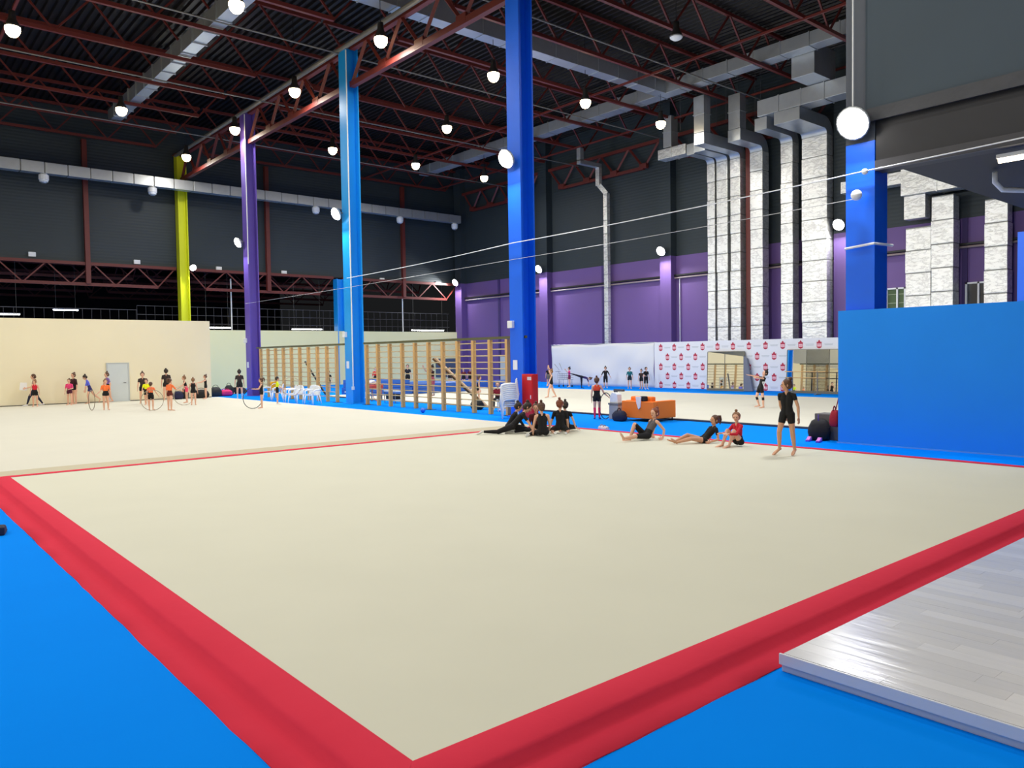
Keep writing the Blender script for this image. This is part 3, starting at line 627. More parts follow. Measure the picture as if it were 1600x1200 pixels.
gb = MB(); gb.box(-0.004, -0.23, 0.012, 0, 0.23, 0.035); gb.box(-0.004, -0.2, -0.04, 0, 0.2, -0.015); gtm = gb.mesh('print_line', M_GT)
def hidden(y, z): return (20.3 < y < 22.7 and z < 2.17) or (15.0 < y < 17.85 and z < 2.2)
for r, z in enumerate((2.42, 1.87, 1.30, 0.76, 0.24)):
    for k in range(12):
        y = 26.05 - 0.985 * (k + (0.5 if r % 2 else 0))
        if y < 15.9: continue
        if not hidden(y, z):
            e = link('emblem', em, t, (0.0 - 0.001, y - 20.7, z)); link('emblem_field', eb2, e); link('emblem_marks', eb3, e)
        yt = y - 0.49
        if yt > 15.6 and not hidden(yt, z): link('print_line', gtm, t, (-0.001, yt - 20.7, z))
M_MIR = mat('mirror_silver', (0.93, 0.94, 0.93), 0.015, metal=1.0, var=0.001)
M_MFR = mat('mirror_frame', (0.45, 0.44, 0.38), 0.4, metal=0.3, var=0.05)
def mirror(y0, y1, z0, z1, label, splits, tilt):
    t = thing('mirror', label, 'mirror', (34.1, (y0 + y1) / 2, 0)); t.rotation_euler = (0, math.radians(tilt), 0)
    yc = (y0 + y1) / 2; ed = [y0] + splits + [y1]
    for a, e in zip(ed[:-1], ed[1:]): MB().box(0.0, a - yc + 0.012, z0, 0.012, e - yc - 0.012, z1).build('mirror_panel', M_MIR, t, local=True)
    for y in ed: MB().box(-0.01, y - yc - 0.014, z0, 0.03, y - yc + 0.014, z1).build('frame_strip', M_MFR, t, local=True)
    MB().box(-0.01, y0 - yc, z1, 0.03, y1 - yc, z1 + 0.03).build('frame_strip', M_MFR, t, local=True)
    MB().box(-0.03, y0 - yc, z0 - 0.12, 0.05, y1 - yc, z0).build('frame_foot', M_MFR, t, local=True)
mirror(20.33, 22.67, 0.12, 2.12, 'two-panel mirror leaning against the emblem press wall', [21.55], 2.5)
mirror(14.98, 17.85, 0.12, 2.16, 'wide mirror beside the blue partition with a barre before it', [16.8, 15.6], 2.5)
t = thing('ballet_barre', 'grey freestanding barre in front of the wide mirror', 'barre', (33.2, 16.2, 0))
for y in (15.7, 17.0): MB().tube([(33.2, y, 0.02), (33.2, y, 1.12)], 0.03, 8).build('post', M_GREYPIPE, t); MB().box(32.95, y - 0.05, 0, 33.45, y + 0.05, 0.03).build('foot', M_GREYPIPE, t)
for z in (1.1, 0.8): MB().tube([(33.2, 15.3, z), (33.2, 17.4, z)], 0.022, 8).build('rail', M_WOOD, t)
t = thing('covered_panel', 'grey cloth-covered panel leaning beside the first mirror', 'panel', (34.1, 20.0, 0))
MB().prism([(20.28, 0.02), (19.72, 0.02), (20.05, 1.75), (20.28, 1.9)], 'x', 33.98, 34.12).build('cloth_cover', mat('grey_cloth', (0.45, 0.47, 0.52), 0.8, var=0.1, bump=0.4, bscale=6), t, bevel=0.02)

# ------------------------------------------------------------------ furniture and bags
def plastic_chair(label, loc=(0, 0, 0), rz=0):
    t = thing('plastic_chair', label, 'chair', loc, rz, 'white plastic armchairs')
    b = MB(); b.add([(x * 0.22 * (1 - 0.08 * (y < 0)), y * 0.22, 0.43 + (0.012 if y > 0 else 0) - 0.02 * (1 - x * x) * (1 - y * y)) for x in (-1, -0.5, 0, 0.5, 1) for y in (-1, -0.5, 0, 0.5, 1)],
        [(i * 5 + j, (i + 1) * 5 + j, (i + 1) * 5 + j + 1, i * 5 + j + 1) for i in range(4) for j in range(4)])
    o = b.build('seat', M_WHITE, t, smooth=True, local=True); s = o.modifiers.new('thick', 'SOLIDIFY'); s.thickness = 0.025
    # backrest: arched frame with vertical slats (chair faces +y, back at -y)
    bk = MB(); arch = []
    for i in range(13):
        a = math.pi * i / 12; arch.append((0.225 * math.cos(a), -0.235 - 0.075 * (0.45 + math.sin(a) * 0.55), 0.62 + 0.22 * math.sin(a) ** 0.7))
    bk.tube([(0.215, -0.215, 0.43)] + arch + [(-0.215, -0.215, 0.43)], 0.018, 8)
    for x in (-0.165, -0.11, -0.055, 0.0, 0.055, 0.11, 0.165):
        zt = 0.62 + 0.22 * (1 - (x / 0.23) ** 2) ** 0.4
        bk.bar((x * 0.95, -0.222, 0.44), (x, -0.265 - 0.04 * (1 - (x / 0.23) ** 2), zt), 0.046, 0.014, (0, 1, 0))
    bk.bar((-0.215, -0.262, 0.60), (0.215, -0.262, 0.60), 0.016, 0.05)
    bk.bar((-0.2, -0.285, 0.78), (0.2, -0.285, 0.78), 0.016, 0.07)
    bk.build('backrest', M_WHITE, t, smooth=False, local=True)
    for s in (-1, 1):
        MB().tube([(s * 0.225, -0.262, 0.66), (s * 0.265, -0.12, 0.665), (s * 0.272, 0.08, 0.655), (s * 0.262, 0.19, 0.62), (s * 0.25, 0.215, 0.55), (s * 0.235, 0.215, 0.43)], [0.024, 0.032, 0.034, 0.032, 0.028, 0.028], 8).build('armrest', M_WHITE, t, smooth=True, local=True)
        MB().tube([(s * 0.225, 0.205, 0.44), (s * 0.25, 0.235, 0.2), (s * 0.265, 0.255, 0.0)], [0.03, 0.025, 0.02], 8).build('leg', M_WHITE, t, smooth=True, local=True)
        MB().tube([(s * 0.205, -0.205, 0.44), (s * 0.235, -0.27, 0.2), (s * 0.25, -0.31, 0.0)], [0.03, 0.025, 0.02], 8).build('leg', M_WHITE, t, smooth=True, local=True)
    return t
CH = [((14.35, 35.4), 20, 'white plastic armchair with an orange jacket behind the hoop girl'), ((14.25, 34.3), 60, 'white plastic armchair behind the yellow shirt girl, left one'),
      ((14.0, 32.3), 75, 'white plastic armchair right of the yellow shirt girl'), ((13.8, 31.15), 115, 'white plastic armchair, third from the right in the row'),
      ((14.35, 30.8), 120, 'white plastic armchair set back between two others in the row'), ((13.95, 29.75), 110, 'rightmost white plastic armchair near the light blue column')]
proto = plastic_chair(CH[0][2], (*CH[0][0], 0), math.radians(CH[0][1]))
for p, a, lab in CH[1:]: dup(proto, (*p, 0), math.radians(a), lab)
for i in range(9):
    lab = ('bottom', 'second', 'third', 'fourth', 'fifth', 'sixth', 'seventh', 'eighth', 'top')[i]
    c = dup(proto, (14.72 - 0.006 * i, 16.68 + 0.005 * i, 0.062 * i), math.radians(52),
            'white plastic armchair in the stack by the blue column, %s' % (lab + (' one' if i in (0, 8) else ' from the bottom')))
    c['group'] = 'stacked white plastic armchairs'
# orange jacket on the first chair
tag(MB().prism([(-0.2, 0.47), (0.2, 0.47), (0.23, 0.86), (0.15, 0.92), (-0.15, 0.92), (-0.23, 0.86)], 'y', -0.04, 0.06).build('jacket', mat('orange_yellow_cloth', (0.85, 0.62, 0.12), 0.8, var=0.15, bump=0.5, bscale=8), bevel=0.02), 'orange-yellow jacket hung over a white chair back', 'jacket')
bpy.data.objects['jacket'].location = (14.45, 35.15, 0.02); bpy.data.objects['jacket'].rotation_euler = (0, 0, math.radians(20))
# red fire cabinet
t = thing('fire_cabinet', 'tall red metal fire cabinet beside the blue column', 'cabinet', (15.3, 16.2, 0))
M_REDC = mat('red_enamel', (0.83, 0.13, 0.14), 0.35, var=0.04)
MB().box(15.12, 15.95, 0.02, 15.36, 16.5, 1.48).build('body', M_REDC, t, bevel=0.012)
dd = MB().box(15.10, 15.98, 0.06, 15.122, 16.47, 1.44).build('door', M_REDC, t, bevel=0.005)
MB().box(15.085, 16.02, 0.66, 15.10, 16.05, 0.78).build('handle', M_WHITE, dd)
MB().box(15.094, 16.0, 1.28, 15.10, 16.2, 1.39).build('label_plate', mat('label_white', (0.9, 0.85, 0.86), 0.5, var=0.15, vscale=30), dd)
# orange sofa seen from behind
t = thing('sofa', 'orange sofa standing with its back to the camera', 'sofa', (16.9, 12.35, 0)); M_OR = mat('orange_fabric', (0.97, 0.49, 0.14), 0.75, var=0.05, bump=0.15, bscale=30)
MB().box(16.5, 12.0, 0.10, 16.68, 13.28, 0.63).build('back_panel', M_OR, t, bevel=0.025)
MB().box(16.68, 12.2, 0.10, 17.55, 13.1, 0.40).build('seat', M_OR, t, bevel=0.03)
for y in (11.99, 13.10): MB().box(16.69, y, 0.10, 17.58, y + 0.18, 0.64).build('armrest', M_OR, t, bevel=0.025)
MB().box(16.69, 12.22, 0.41, 16.9, 13.08, 0.77).build('back_cushion', M_OR, t, bevel=0.05)
for x in (16.58, 17.5):
    for y in (12.07, 13.2): MB().tube([(x, y, 0), (x, y, 0.15)], [0.018, 0.028], 8).build('leg', M_BLACKP, t)
tag(MB().prism([(12.68, 0.78), (12.46, 0.78), (12.48, 0.56), (12.50, 0.44), (12.57, 0.38), (12.64, 0.56)], 'x', 16.46, 16.498).build('cloth', mat('white_cloth', (0.93, 0.90, 0.89), 0.8, var=0.12, vscale=9, bump=0.4, bscale=12), bevel=0.012), 'white cloth hanging over the back of the orange sofa', 'cloth')
tag(MB().box(16.52, 12.36, 0.635, 16.68, 12.56, 0.79).build('dark_cloth', mat('dark_cloth', (0.13, 0.11, 0.12), 0.8, var=0.1), bevel=0.03), 'small black cloth on top of the orange sofa back', 'cloth')
# grey bin box with white towel beside the sofa
t = thing('storage_box', 'grey plastic box with white lid left of the orange sofa', 'box', (16.75, 13.72, 0)); M_GB = mat('grey_box', (0.66, 0.66, 0.66), 0.5, var=0.05)
MB().box(16.6, 13.53, 0.0, 16.95, 13.92, 0.47).build('body', M_GB, t, bevel=0.02)
MB().box(16.58, 13.51, 0.47, 16.97, 13.94, 0.53).build('lid', mat('grey_lid', (0.48, 0.49, 0.5), 0.5, var=0.05), t, bevel=0.01)
tag(MB().prism([(13.58, 0.53), (13.92, 0.53), (13.90, 0.78), (13.82, 0.87), (13.66, 0.85), (13.60, 0.80)], 'x', 16.64, 16.86).build('towel', mat('white_towel', (0.90, 0.92, 0.94), 0.9, var=0.05, bump=0.5, bscale=10), bevel=0.02), 'folded white towel on the grey box', 'towel')
t = thing('easel_stand', 'dark grey tripod stand behind the grey box', 'stand', (17.1, 14.1, 0))
MB().tube([(17.1, 14.05, 0.95), (17.1, 14.2, 0)], 0.015, 6).build('leg', M_GREYPIPE, t); MB().tube([(17.1, 14.05, 0.95), (17.25, 13.95, 0)], 0.015, 6).build('leg', M_GREYPIPE, t); MB().tube([(17.1, 14.05, 0.95), (16.95, 14.1, 0)], 0.015, 6).build('leg', M_GREYPIPE, t)
MB().box(17.05, 13.72, 0.88, 17.15, 14.12, 0.95).build('head', mat('dark_grey_metal', (0.36, 0.36, 0.38), 0.4, var=0.05), t); MB().box(17.06, 14.0, 0.5, 17.12, 14.12, 0.88).build('arm', MATS['dark_grey_metal'], t)
def bag(name, label, c, s, col, rz=0, strap=None, cat='bag', seed=1):
    """soft lumpy bag: rounded box pushed in and out, with a strap"""
    t = thing(name, label, cat, c, rz); bm = bmesh.new(); bmesh.ops.create_cube(bm, size=1.0)
    bmesh.ops.subdivide_edges(bm, edges=bm.edges[:], cuts=4, use_grid_fill=True); rnd = random.Random(seed)
    for v in bm.verts:
        q = v.co * 2; n = q.length; f = 1 / max(0.001, (abs(q.x) ** 3.2 + abs(q.y) ** 3.2 + abs(q.z) ** 3.2) ** (1 / 3.2))
        q = q * f; q *= 1 + rnd.uniform(-0.06, 0.06)
        if q.z > 0: q.x *= 1 - 0.25 * q.z; q.y *= 1 - 0.2 * q.z
        v.co = Vector((q.x * s[0] / 2, q.y * s[1] / 2, (max(q.z, -0.92) + 0.92) / 1.92 * s[2]))
    me = bpy.data.meshes.new('bag_body'); bm.to_mesh(me); bm.free(); me.polygons.foreach_set('use_smooth', [True] * len(me.polygons))
    me.materials.append(mat('cloth_%02x%02x%02x' % tuple(int(v * 255) for v in col), col, 0.75, var=0.12, bump=0.3, bscale=15)); link('bag_body', me, t)
    sc = strap or tuple(v * 0.6 for v in col)
    pts = [(math.cos(a) * s[0] * 0.28, 0.02, s[2] * 0.85 + math.sin(a) * s[2] * 0.35) for a in [math.pi * i / 8 for i in range(9)]]
    MB().tube(pts, 0.014, 6).build('strap', mat('strap_%02x%02x%02x' % tuple(int(v * 255) for v in sc), sc, 0.7, var=0.1), t, smooth=True, local=True)
    MB().tube([(-s[0] * 0.36, -s[1] * 0.42, s[2] * 0.62), (0, -s[1] * 0.5, s[2] * 0.68), (s[0] * 0.36, -s[1] * 0.42, s[2] * 0.62)], 0.008, 5).build('zip', M_BLACKP, t, local=True)
    return t
bag('sports_bag', 'dark blue sports bag at the foot of the orange sofa', (16.25, 13.15, 0), (0.32, 0.5, 0.34), (0.06, 0.09, 0.2), seed=2)
bag('backpack', 'black backpack with purple edge by the grey box at the blue partition', (15.35, 6.05, 0), (0.45, 0.5, 0.5), (0.05, 0.05, 0.08), rz=0.5, strap=(0.25, 0.15, 0.5), seed=3)
bag('drawstring_bag', 'crimson bag hanging at the end of the blue partition', (15.24, 5.6, 0.35), (0.22, 0.24, 0.40), (0.62, 0.05, 0.15), strap=(0.5, 0.04, 0.12), seed=4)
tag(MB().tube([(15.24, 5.52, 1.02), (15.24, 5.6, 0.7)], 0.012, 6).build('bag_cord', mat('crimson_cord', (0.6, 0.08, 0.16), 0.7, var=0.05)), 'crimson cord of the bag on the blue partition end', 'cord')
t = thing('storage_box', 'dark grey foam block against the end of the blue partition', 'block', (15.75, 5.75, 0))
MB().box(15.5, 5.5, 0, 15.95, 6.25, 0.62).build('block_body', mat('dark_grey_foam', (0.42, 0.41, 0.40), 0.85, var=0.06, bump=0.2, bscale=20), t, bevel=0.02)
for k, (x, y) in enumerate(((15.0, 6.12), (14.93, 5.83))):
    t = thing('sneaker', ('pink and purple sneaker before the black backpack, left one', 'pink and purple sneaker before the black backpack, right one')[k], 'shoe', (x, y, 0), 0.2, 'pair of pink sneakers')
    MB().box(-0.13, -0.045, 0, 0.13, 0.045, 0.03).build('sole', mat('purple_sole', (0.36, 0.25, 0.80), 0.6, var=0.05), t, bevel=0.012, local=True)
    MB().prism([(-0.12, 0.03), (0.12, 0.03), (0.12, 0.10), (0.04, 0.11), (-0.05, 0.06), (-0.12, 0.05)], 'y', -0.04, 0.04).build('upper', mat('pink_upper', (0.85, 0.50, 0.85), 0.6, var=0.08), t, bevel=0.014, local=True)
# bags and clothes by the cream wall
bag('sports_bag', 'dark blue bag on the carpet behind the orange shirt girl', (10.85, 38.9, CZ), (0.5, 0.4, 0.42), (0.11, 0.12, 0.28), seed=5)
bag('sports_bag', 'black sports bag right of the dark blue one by the cream wall', (11.25, 39.1, CZ), (0.35, 0.4, 0.5), (0.07, 0.07, 0.08), seed=6)
bag('sports_bag', 'flat black bag behind two girls with a hoop', (12.05, 38.95, CZ), (0.8, 0.45, 0.45), (0.06, 0.06, 0.06), seed=7)
bag('backpack', 'large dark grey backpack at the end of the cream wall', (13.75, 41.6, 0), (0.65, 0.6, 0.55), (0.16, 0.16, 0.16), seed=8)
bag('jacket_pile', 'bright pink jacket heap beside the grey backpack', (14.35, 41.7, 0), (0.75, 0.6, 0.38), (0.88, 0.16, 0.45), cat='jacket', seed=9)
bag('backpack', 'black backpack behind the pink jacket heap', (14.85, 42.5, 0.0), (0.5, 0.5, 0.6), (0.07, 0.07, 0.07), seed=10)
tag(MB().ball((14.27, 21.23, 0.095), 0.095, 18, 12).build('gym_ball', mat('blue_ball', (0.16, 0.40, 0.82), 0.25, var=0.1), smooth=True), 'shiny blue gymnastics ball before the wall bars', 'ball')
for k, (x, y, z) in enumerate(((12.5, 10.55, 0.10), (12.62, 10.3, 0.10))):
    bag('crumpled_wrap', ('crumpled white wrap on the red border near the sofa', 'smaller crumpled white wrap on the red border')[k], (13.85 - 0.1 * k, 11.65 - 0.2 * k, 0.0), (0.18, 0.24, 0.12), (0.88, 0.86, 0.9), cat='wrap', seed=11 + k)
# blue crash mats behind the bars
M_MATB = mat('vinyl_blue', (0.14, 0.36, 0.72), 0.45, var=0.06, vscale=2)
for k, (x0, y0, x1, y1, z0, z1, nm) in enumerate(((19.0, 33.2, 21.6, 36.5, 0.06, 0.42, 'lower blue crash mat behind the left wall bars'), (19.05, 33.3, 21.5, 36.4, 0.42, 0.86, 'upper blue crash mat behind the left wall bars'),
        (21.8, 33.0, 25.5, 35.9, 0.06, 0.60, 'long blue crash mat behind the right wall bars'), (26.0, 36.4, 33, 38.5, 0, 0.40, 'low blue mat stack beside the far board'))):
    t = thing('crash_mat', nm, 'mat', ((x0 + x1) / 2, (y0 + y1) / 2, z0)); MB().box(x0, y0, z0 + 0.001, x1, y1, z1).build('cover', M_MATB, t, bevel=0.03)
    MB().box(x0 - 0.004, y0 - 0.004, (z0 + z1) / 2 - 0.012, x1 + 0.004, y1 + 0.004, (z0 + z1) / 2 + 0.012).build('seam', mat('vinyl_navy', (0.07, 0.2, 0.5), 0.5, var=0.05), t)
# white board and low bench on the mats
t = thing('bench', 'white low bench before the blue crash mats', 'bench', (18.3, 33.0, 0)); MB().box(17.95, 31.9, 0.26, 18.25, 34.2, 0.31).build('seat', M_WHITE, t, bevel=0.01)
for y in (32.1, 34.0): MB().box(18.0, y - 0.04, 0, 18.2, y + 0.04, 0.26).build('leg', M_WHITE, t)
# inclined ladder plank and dark support
t = thing('incline_bench', 'wooden incline bench leaning on the right wall bars', 'bench', (16.3, 21.3, 0))
MB().bar((17.0, 20.75, 0.10), (15.62, 22.3, 2.05), 0.3, 0.05).build('plank', mat('worn_pine', (0.76, 0.62, 0.45), 0.5, var=0.12, vscale=6), t)
MB().bar((17.02, 20.95, 0.08), (15.64, 22.5, 2.03), 0.05, 0.08).build('rail', mat('dark_pine', (0.42, 0.30, 0.18), 0.5, var=0.12), t)
tag(MB().bar((16.3, 33.1, 0.25), (15.62, 33.95, 1.95), 0.10, 0.06).build('strap_board', M_BLACKP), 'black narrow board leaning on the left wall bars', 'board')
bag('sports_bag', 'black bag on the blue floor behind the wall bars', (16.6, 20.9, 0), (0.4, 0.55, 0.42), (0.05, 0.05, 0.06), seed=14)
t = thing('vaulting_table', 'red padded table with white cloth behind the light blue column', 'table', (17.3, 30.2, 0))
MB().box(16.95, 29.6, 0.60, 17.6, 31.0, 0.78).build('pad', mat('red_pad', (0.80, 0.30, 0.25), 0.6, var=0.08), t, bevel=0.04)
for x in (17.0, 17.55):
    for y in (29.7, 30.9): MB().tube([(x, y, 0), (x, y, 0.6)], 0.03, 8).build('leg', M_GREYPIPE, t)
bag('white_bag', 'white bag lying on the red padded table', (17.25, 30.1, 0.78), (0.35, 0.5, 0.22), (0.85, 0.85, 0.86), seed=15)
t = thing('trolley', 'white low trolley with dark items behind the wall bars', 'trolley', (16.9, 27.6, 0))
MB().box(16.7, 27.1, 0.52, 17.1, 28.1, 0.58).build('shelf', M_WHITE, t, bevel=0.01); MB().box(16.7, 27.1, 0.12, 17.1, 28.1, 0.17).build('shelf', M_WHITE, t, bevel=0.01)
for x in (16.73, 17.07):
    for y in (27.14, 28.06): MB().tube([(x, y, 0), (x, y, 0.58)], 0.018, 6).build('leg', M_GREYPIPE, t)
for y in (27.3, 27.6, 27.9): tag(MB().box(16.75, y - 0.1, 0.172, 17.05, y + 0.09, 0.42).build('dark_box', M_BLACKP, bevel=0.01), 'small black box on the white trolley, %s' % ('right', 'middle', 'left')[[27.3, 27.6, 27.9].index(y)], 'box')
tag(MB().tube([(17.2 + 0.0, 29.55 + 0.42 * math.cos(a), 0.43 + 0.42 * math.sin(a)) for a in [2 * math.pi * i / 32 for i in range(32)]], 0.016, 6, True).build('hoop', mat('pink_hoop', (0.82, 0.38, 0.40), 0.4, var=0.1), smooth=True), 'red-pink hoop standing behind the light blue column foot', 'hoop')
tag(MB().box(36.4, 52.2, 0.3, 38.7, 52.29, 1.9).build('notice_board', mat('slate_board', (0.33, 0.38, 0.44), 0.6, var=0.08), bevel=0.02), 'dark slate board near the far purple corner', 'board')
# white door panel near the blue column on the purple wall
d = struct(MB().box(39.2, 46.0, 0, 39.31, 46.9, 2.0).build('door_2', mat('pale_door', (0.80, 0.80, 0.76), 0.5, var=0.03)))
MB().box(39.15, 46.08, 1.0, 39.2, 46.14, 1.2).build('door_handle', M_BLACKP, d)
# shopping cart by the white banner
t = thing('shopping_cart', 'grey wire cart before the white cloth banner', 'cart', (33.2, 33.0, 0)); cm = mat('cart_wire', (0.55, 0.57, 0.62), 0.35, metal=0.6, var=0.05)
for z in (0.5, 0.62, 0.74, 0.86): MB().tube([(33.0, 32.5, z), (33.0, 33.5, z), (33.45, 33.5, z), (33.45, 32.5, z)], 0.012, 5, True).build('basket_wire', cm, t)
for i in range(7): MB().tube([(33.0, 32.5 + i / 6, 0.5), (33.0, 32.5 + i / 6, 0.86)], 0.008, 5).build('basket_wire', cm, t)
for y in (32.6, 33.4):
    for x in (33.03, 33.42): MB().tube([(x, y, 0.5), (x, y, 0.1)], 0.014, 5).build('leg', cm, t); MB().tube([(x - 0.02, y, 0.06), (x + 0.02, y, 0.06)], 0.06, 10).build('wheel', M_BLACKP, t)
MB().tube([(33.0, 33.7, 1.0), (33.45, 33.7, 1.0)], 0.018, 6).build('handle', cm, t); MB().tube([(33.2, 33.5, 0.86), (33.2, 33.7, 1.0)], 0.014, 6).build('handle', cm, t)
# dark slipper tip at the left picture edge
t = thing('slipper', 'dark slipper toe on the blue floor at the left edge', 'shoe', (-0.735, 8.19, 0), math.radians(77))
MB().prism([(-0.16, 0), (0.14, 0), (0.16, 0.02), (0.05, 0.09), (-0.05, 0.12), (-0.15, 0.1)], 'y', -0.045, 0.045).build('upper', mat('navy_slipper', (0.10, 0.14, 0.25), 0.7, var=0.1), t, bevel=0.02, local=True)

# ------------------------------------------------------------------ people
def capsule_mesh(a, b, ra, rb, seg=10):
    """closed tapered capsule as arrays"""
    a = np.array(a, float); b = np.array(b, float); d = b - a; L = np.linalg.norm(d)
    if L < 1e-6: d = np.array((0, 0, 1.0)); L = 1e-6
    else: d = d / L
    u = np.cross(d, (0, 0, 1.0)) if abs(d[2]) < 0.9 else np.cross(d, (1.0, 0, 0)); u /= np.linalg.norm(u); v = np.cross(d, u)
    rings = []
    for t in (-75, -45, -15): rings.append((a + d * ra * math.sin(math.radians(t)), ra * math.cos(math.radians(t))))
    rings.append((a, ra)); rings.append((b, rb))
    for t in (15, 45, 75): rings.append((b + d * rb * math.sin(math.radians(t)), rb * math.cos(math.radians(t))))
    ang = np.arange(seg) * 2 * math.pi / seg
    V = [c + r * (math.cos(q) * u + math.sin(q) * v) for c, r in rings for q in ang]
    F = []
    for i in range(len(rings) - 1):
        for k in range(seg): F.append((i * seg + k, i * seg + (k + 1) % seg, (i + 1) * seg + (k + 1) % seg, (i + 1) * seg + k))
    F.append(tuple(range(seg - 1, -1, -1))); F.append(tuple((len(rings) - 1) * seg + k for k in range(seg)))
    return V, F
def nrm(v): v = np.array(v, float); return v / np.linalg.norm(v)
SKIN = mat('skin_light', (0.89, 0.69, 0.58), 0.55, var=0.04, vscale=10)
SKIN2 = mat('skin_tan', (0.83, 0.62, 0.49), 0.55, var=0.04, vscale=10)
def cl(col): return mat('fabric_%02x%02x%02x' % tuple(int(v * 255) for v in col), col, 0.85, var=0.07, vscale=12, bump=0.15, bscale=25)
HAIRC = {'brown': (0.34, 0.22, 0.14), 'dark': (0.16, 0.11, 0.08), 'fair': (0.52, 0.36, 0.22), 'red': (0.48, 0.24, 0.13)}
BLK = (0.055, 0.05, 0.06)
def person(label, pos, yaw, h=1.4, z=CZ, skin=None, top=BLK, bottom=BLK, sleeve=0.45, legs=0.35, shoes=None, hair='brown', style='bun',
           pose=None, voxel=0.011, straps=False, socks=None, kneepad=None, patch=None, dz=0.0, group='gymnasts', build=1.0, anchor='feet', head=1.1):
    """one continuous body; pose vectors are in the body frame (right, forward, up); yaw turns forward from +y, degrees counter-clockwise"""
    P = dict(torso=(0, 0.03, 1), head=(0, 0.05, 1), look=(0, 1, 0), tl=(-0.06, 0.02, -1), tr=(0.06, 0.02, -1), sl=(0, -0.03, -1), sr=(0, -0.03, -1),
             fl=(-0.15, 1, -0.2), fr=(0.15, 1, -0.2), ual=(-0.22, 0, -1), uar=(0.22, 0, -1), fal=(-0.10, 0.18, -1), far=(0.10, 0.18, -1), twist=0, hl=None, hr=None)
    if pose: P.update(pose)
    skin = skin or SKIN; k = h * build
    t_ = nrm(P['torso']); rt = nrm(np.array((math.cos(math.radians(P['twist'])), math.sin(math.radians(P['twist'])), 0)))
    if P.get('side') is not None: rt = nrm(P['side'])
    rt = nrm(rt - t_ * rt.dot(t_)); fw = np.cross(t_, rt); hr_ = nrm(np.array(P.get('hips', (1, 0, 0)), float)); 
    pel = np.zeros(3); caps = []
    def C(a, b, ra, rb, reg): caps.append((np.array(a, float), np.array(b, float), ra, rb, reg))
    waist = pel + t_ * 0.10 * h; chest = pel + t_ * 0.205 * h; neck = pel + t_ * 0.285 * h
    # torso
    for s in (-1, 1):
        C(pel + hr_ * s * 0.036 * k, waist + rt * s * 0.024 * k, 0.056 * k, 0.047 * k, 'pelvis')
        C(waist + rt * s * 0.024 * k, chest + rt * s * 0.036 * k, 0.047 * k, 0.052 * k, 'torso')
        C(chest + rt * s * 0.036 * k, neck + rt * s * 0.035 * k - t_ * 0.02 * h, 0.052 * k, 0.036 * k, 'torso')
        C(neck - t_ * 0.012 * h, neck + rt * s * 0.093 * h - t_ * 0.028 * h, 0.026 * k, 0.028 * k, 'shoulder')
    hd = nrm(P['head']); lk = nrm(P['look']); lk = nrm(lk - hd * lk.dot(hd)); ear = np.cross(lk, hd)
    C(neck - t_ * 0.01 * h, neck + hd * 0.055 * h, 0.028 * k, 0.024 * k, 'neck')
    q_ = h * head; hc = neck + hd * (0.032 * h + 0.070 * q_)
    # head: cranium, face, jaw, nose, ears
    C(hc + hd * 0.012 * q_ - lk * 0.014 * q_, hc + hd * 0.014 * q_ + lk * 0.010 * q_, 0.053 * q_, 0.050 * q_, 'head')
    C(hc + lk * 0.016 * q_, hc - hd * 0.030 * q_ + lk * 0.020 * q_, 0.043 * q_, 0.033 * q_, 'head')
    C(hc - hd * 0.046 * q_ + lk * 0.020 * q_, hc - hd * 0.052 * q_ + lk * 0.032 * q_, 0.024 * q_, 0.018 * q_, 'head')
    C(hc + lk * 0.054 * q_ + hd * 0.004 * q_, hc + lk * 0.064 * q_ - hd * 0.016 * q_, 0.006 * q_, 0.0085 * q_, 'head')
    for s in (-1, 1): C(hc + ear * s * 0.052 * q_ - lk * 0.003 * q_ + hd * 0.006 * q_, hc + ear * s * 0.051 * q_ - lk * 0.002 * q_ - hd * 0.014 * q_, 0.009 * q_, 0.007 * q_, 'head')
    ends = {}
    for s, T, Sh, Ft in ((-1, 'tl', 'sl', 'fl'), (1, 'tr', 'sr', 'fr')):
        hip = pel + hr_ * s * 0.048 * h; kn = hip + nrm(P[T]) * 0.245 * h; an = kn + nrm(P[Sh]) * 0.235 * h; f = nrm(P[Ft])
        cf = kn + (an - kn) * 0.3; bk = nrm(kn - hip); sd = 'l' if s < 0 else 'r'
        C(hip, kn, 0.052 * k, 0.033 * k, 'thigh' + sd); C(kn, cf, 0.033 * k, 0.033 * k, 'shina' + sd); C(cf, an, 0.033 * k, 0.020 * k, 'shinb' + sd)
        if legs > 0: C(hip, hip + (kn - hip) * min(1, legs), 0.056 * k, (0.056 - 0.017 * min(1, legs)) * k, 'short' + sd)
        heel = an - nrm(P[Sh]) * -0.012 * h; ball = heel + f * 0.085 * h; toe = heel + f * 0.125 * h; fs = np.cross(f, nrm(P[Sh])); fs = fs / (np.linalg.norm(fs) + 1e-9)
        C(an, heel - f * 0.012 * h + nrm(P[Sh]) * 0.006 * h, 0.021 * k, 0.021 * k, 'foot')
        for q in (-1, 1): C(heel, ball + fs * q * 0.012 * h, 0.020 * k, 0.0145 * k, 'foot'); C(ball + fs * q * 0.012 * h, toe + fs * q * 0.009 * h, 0.0145 * k, 0.010 * k, 'foot')
        ends[T] = (hip, kn, an, toe)
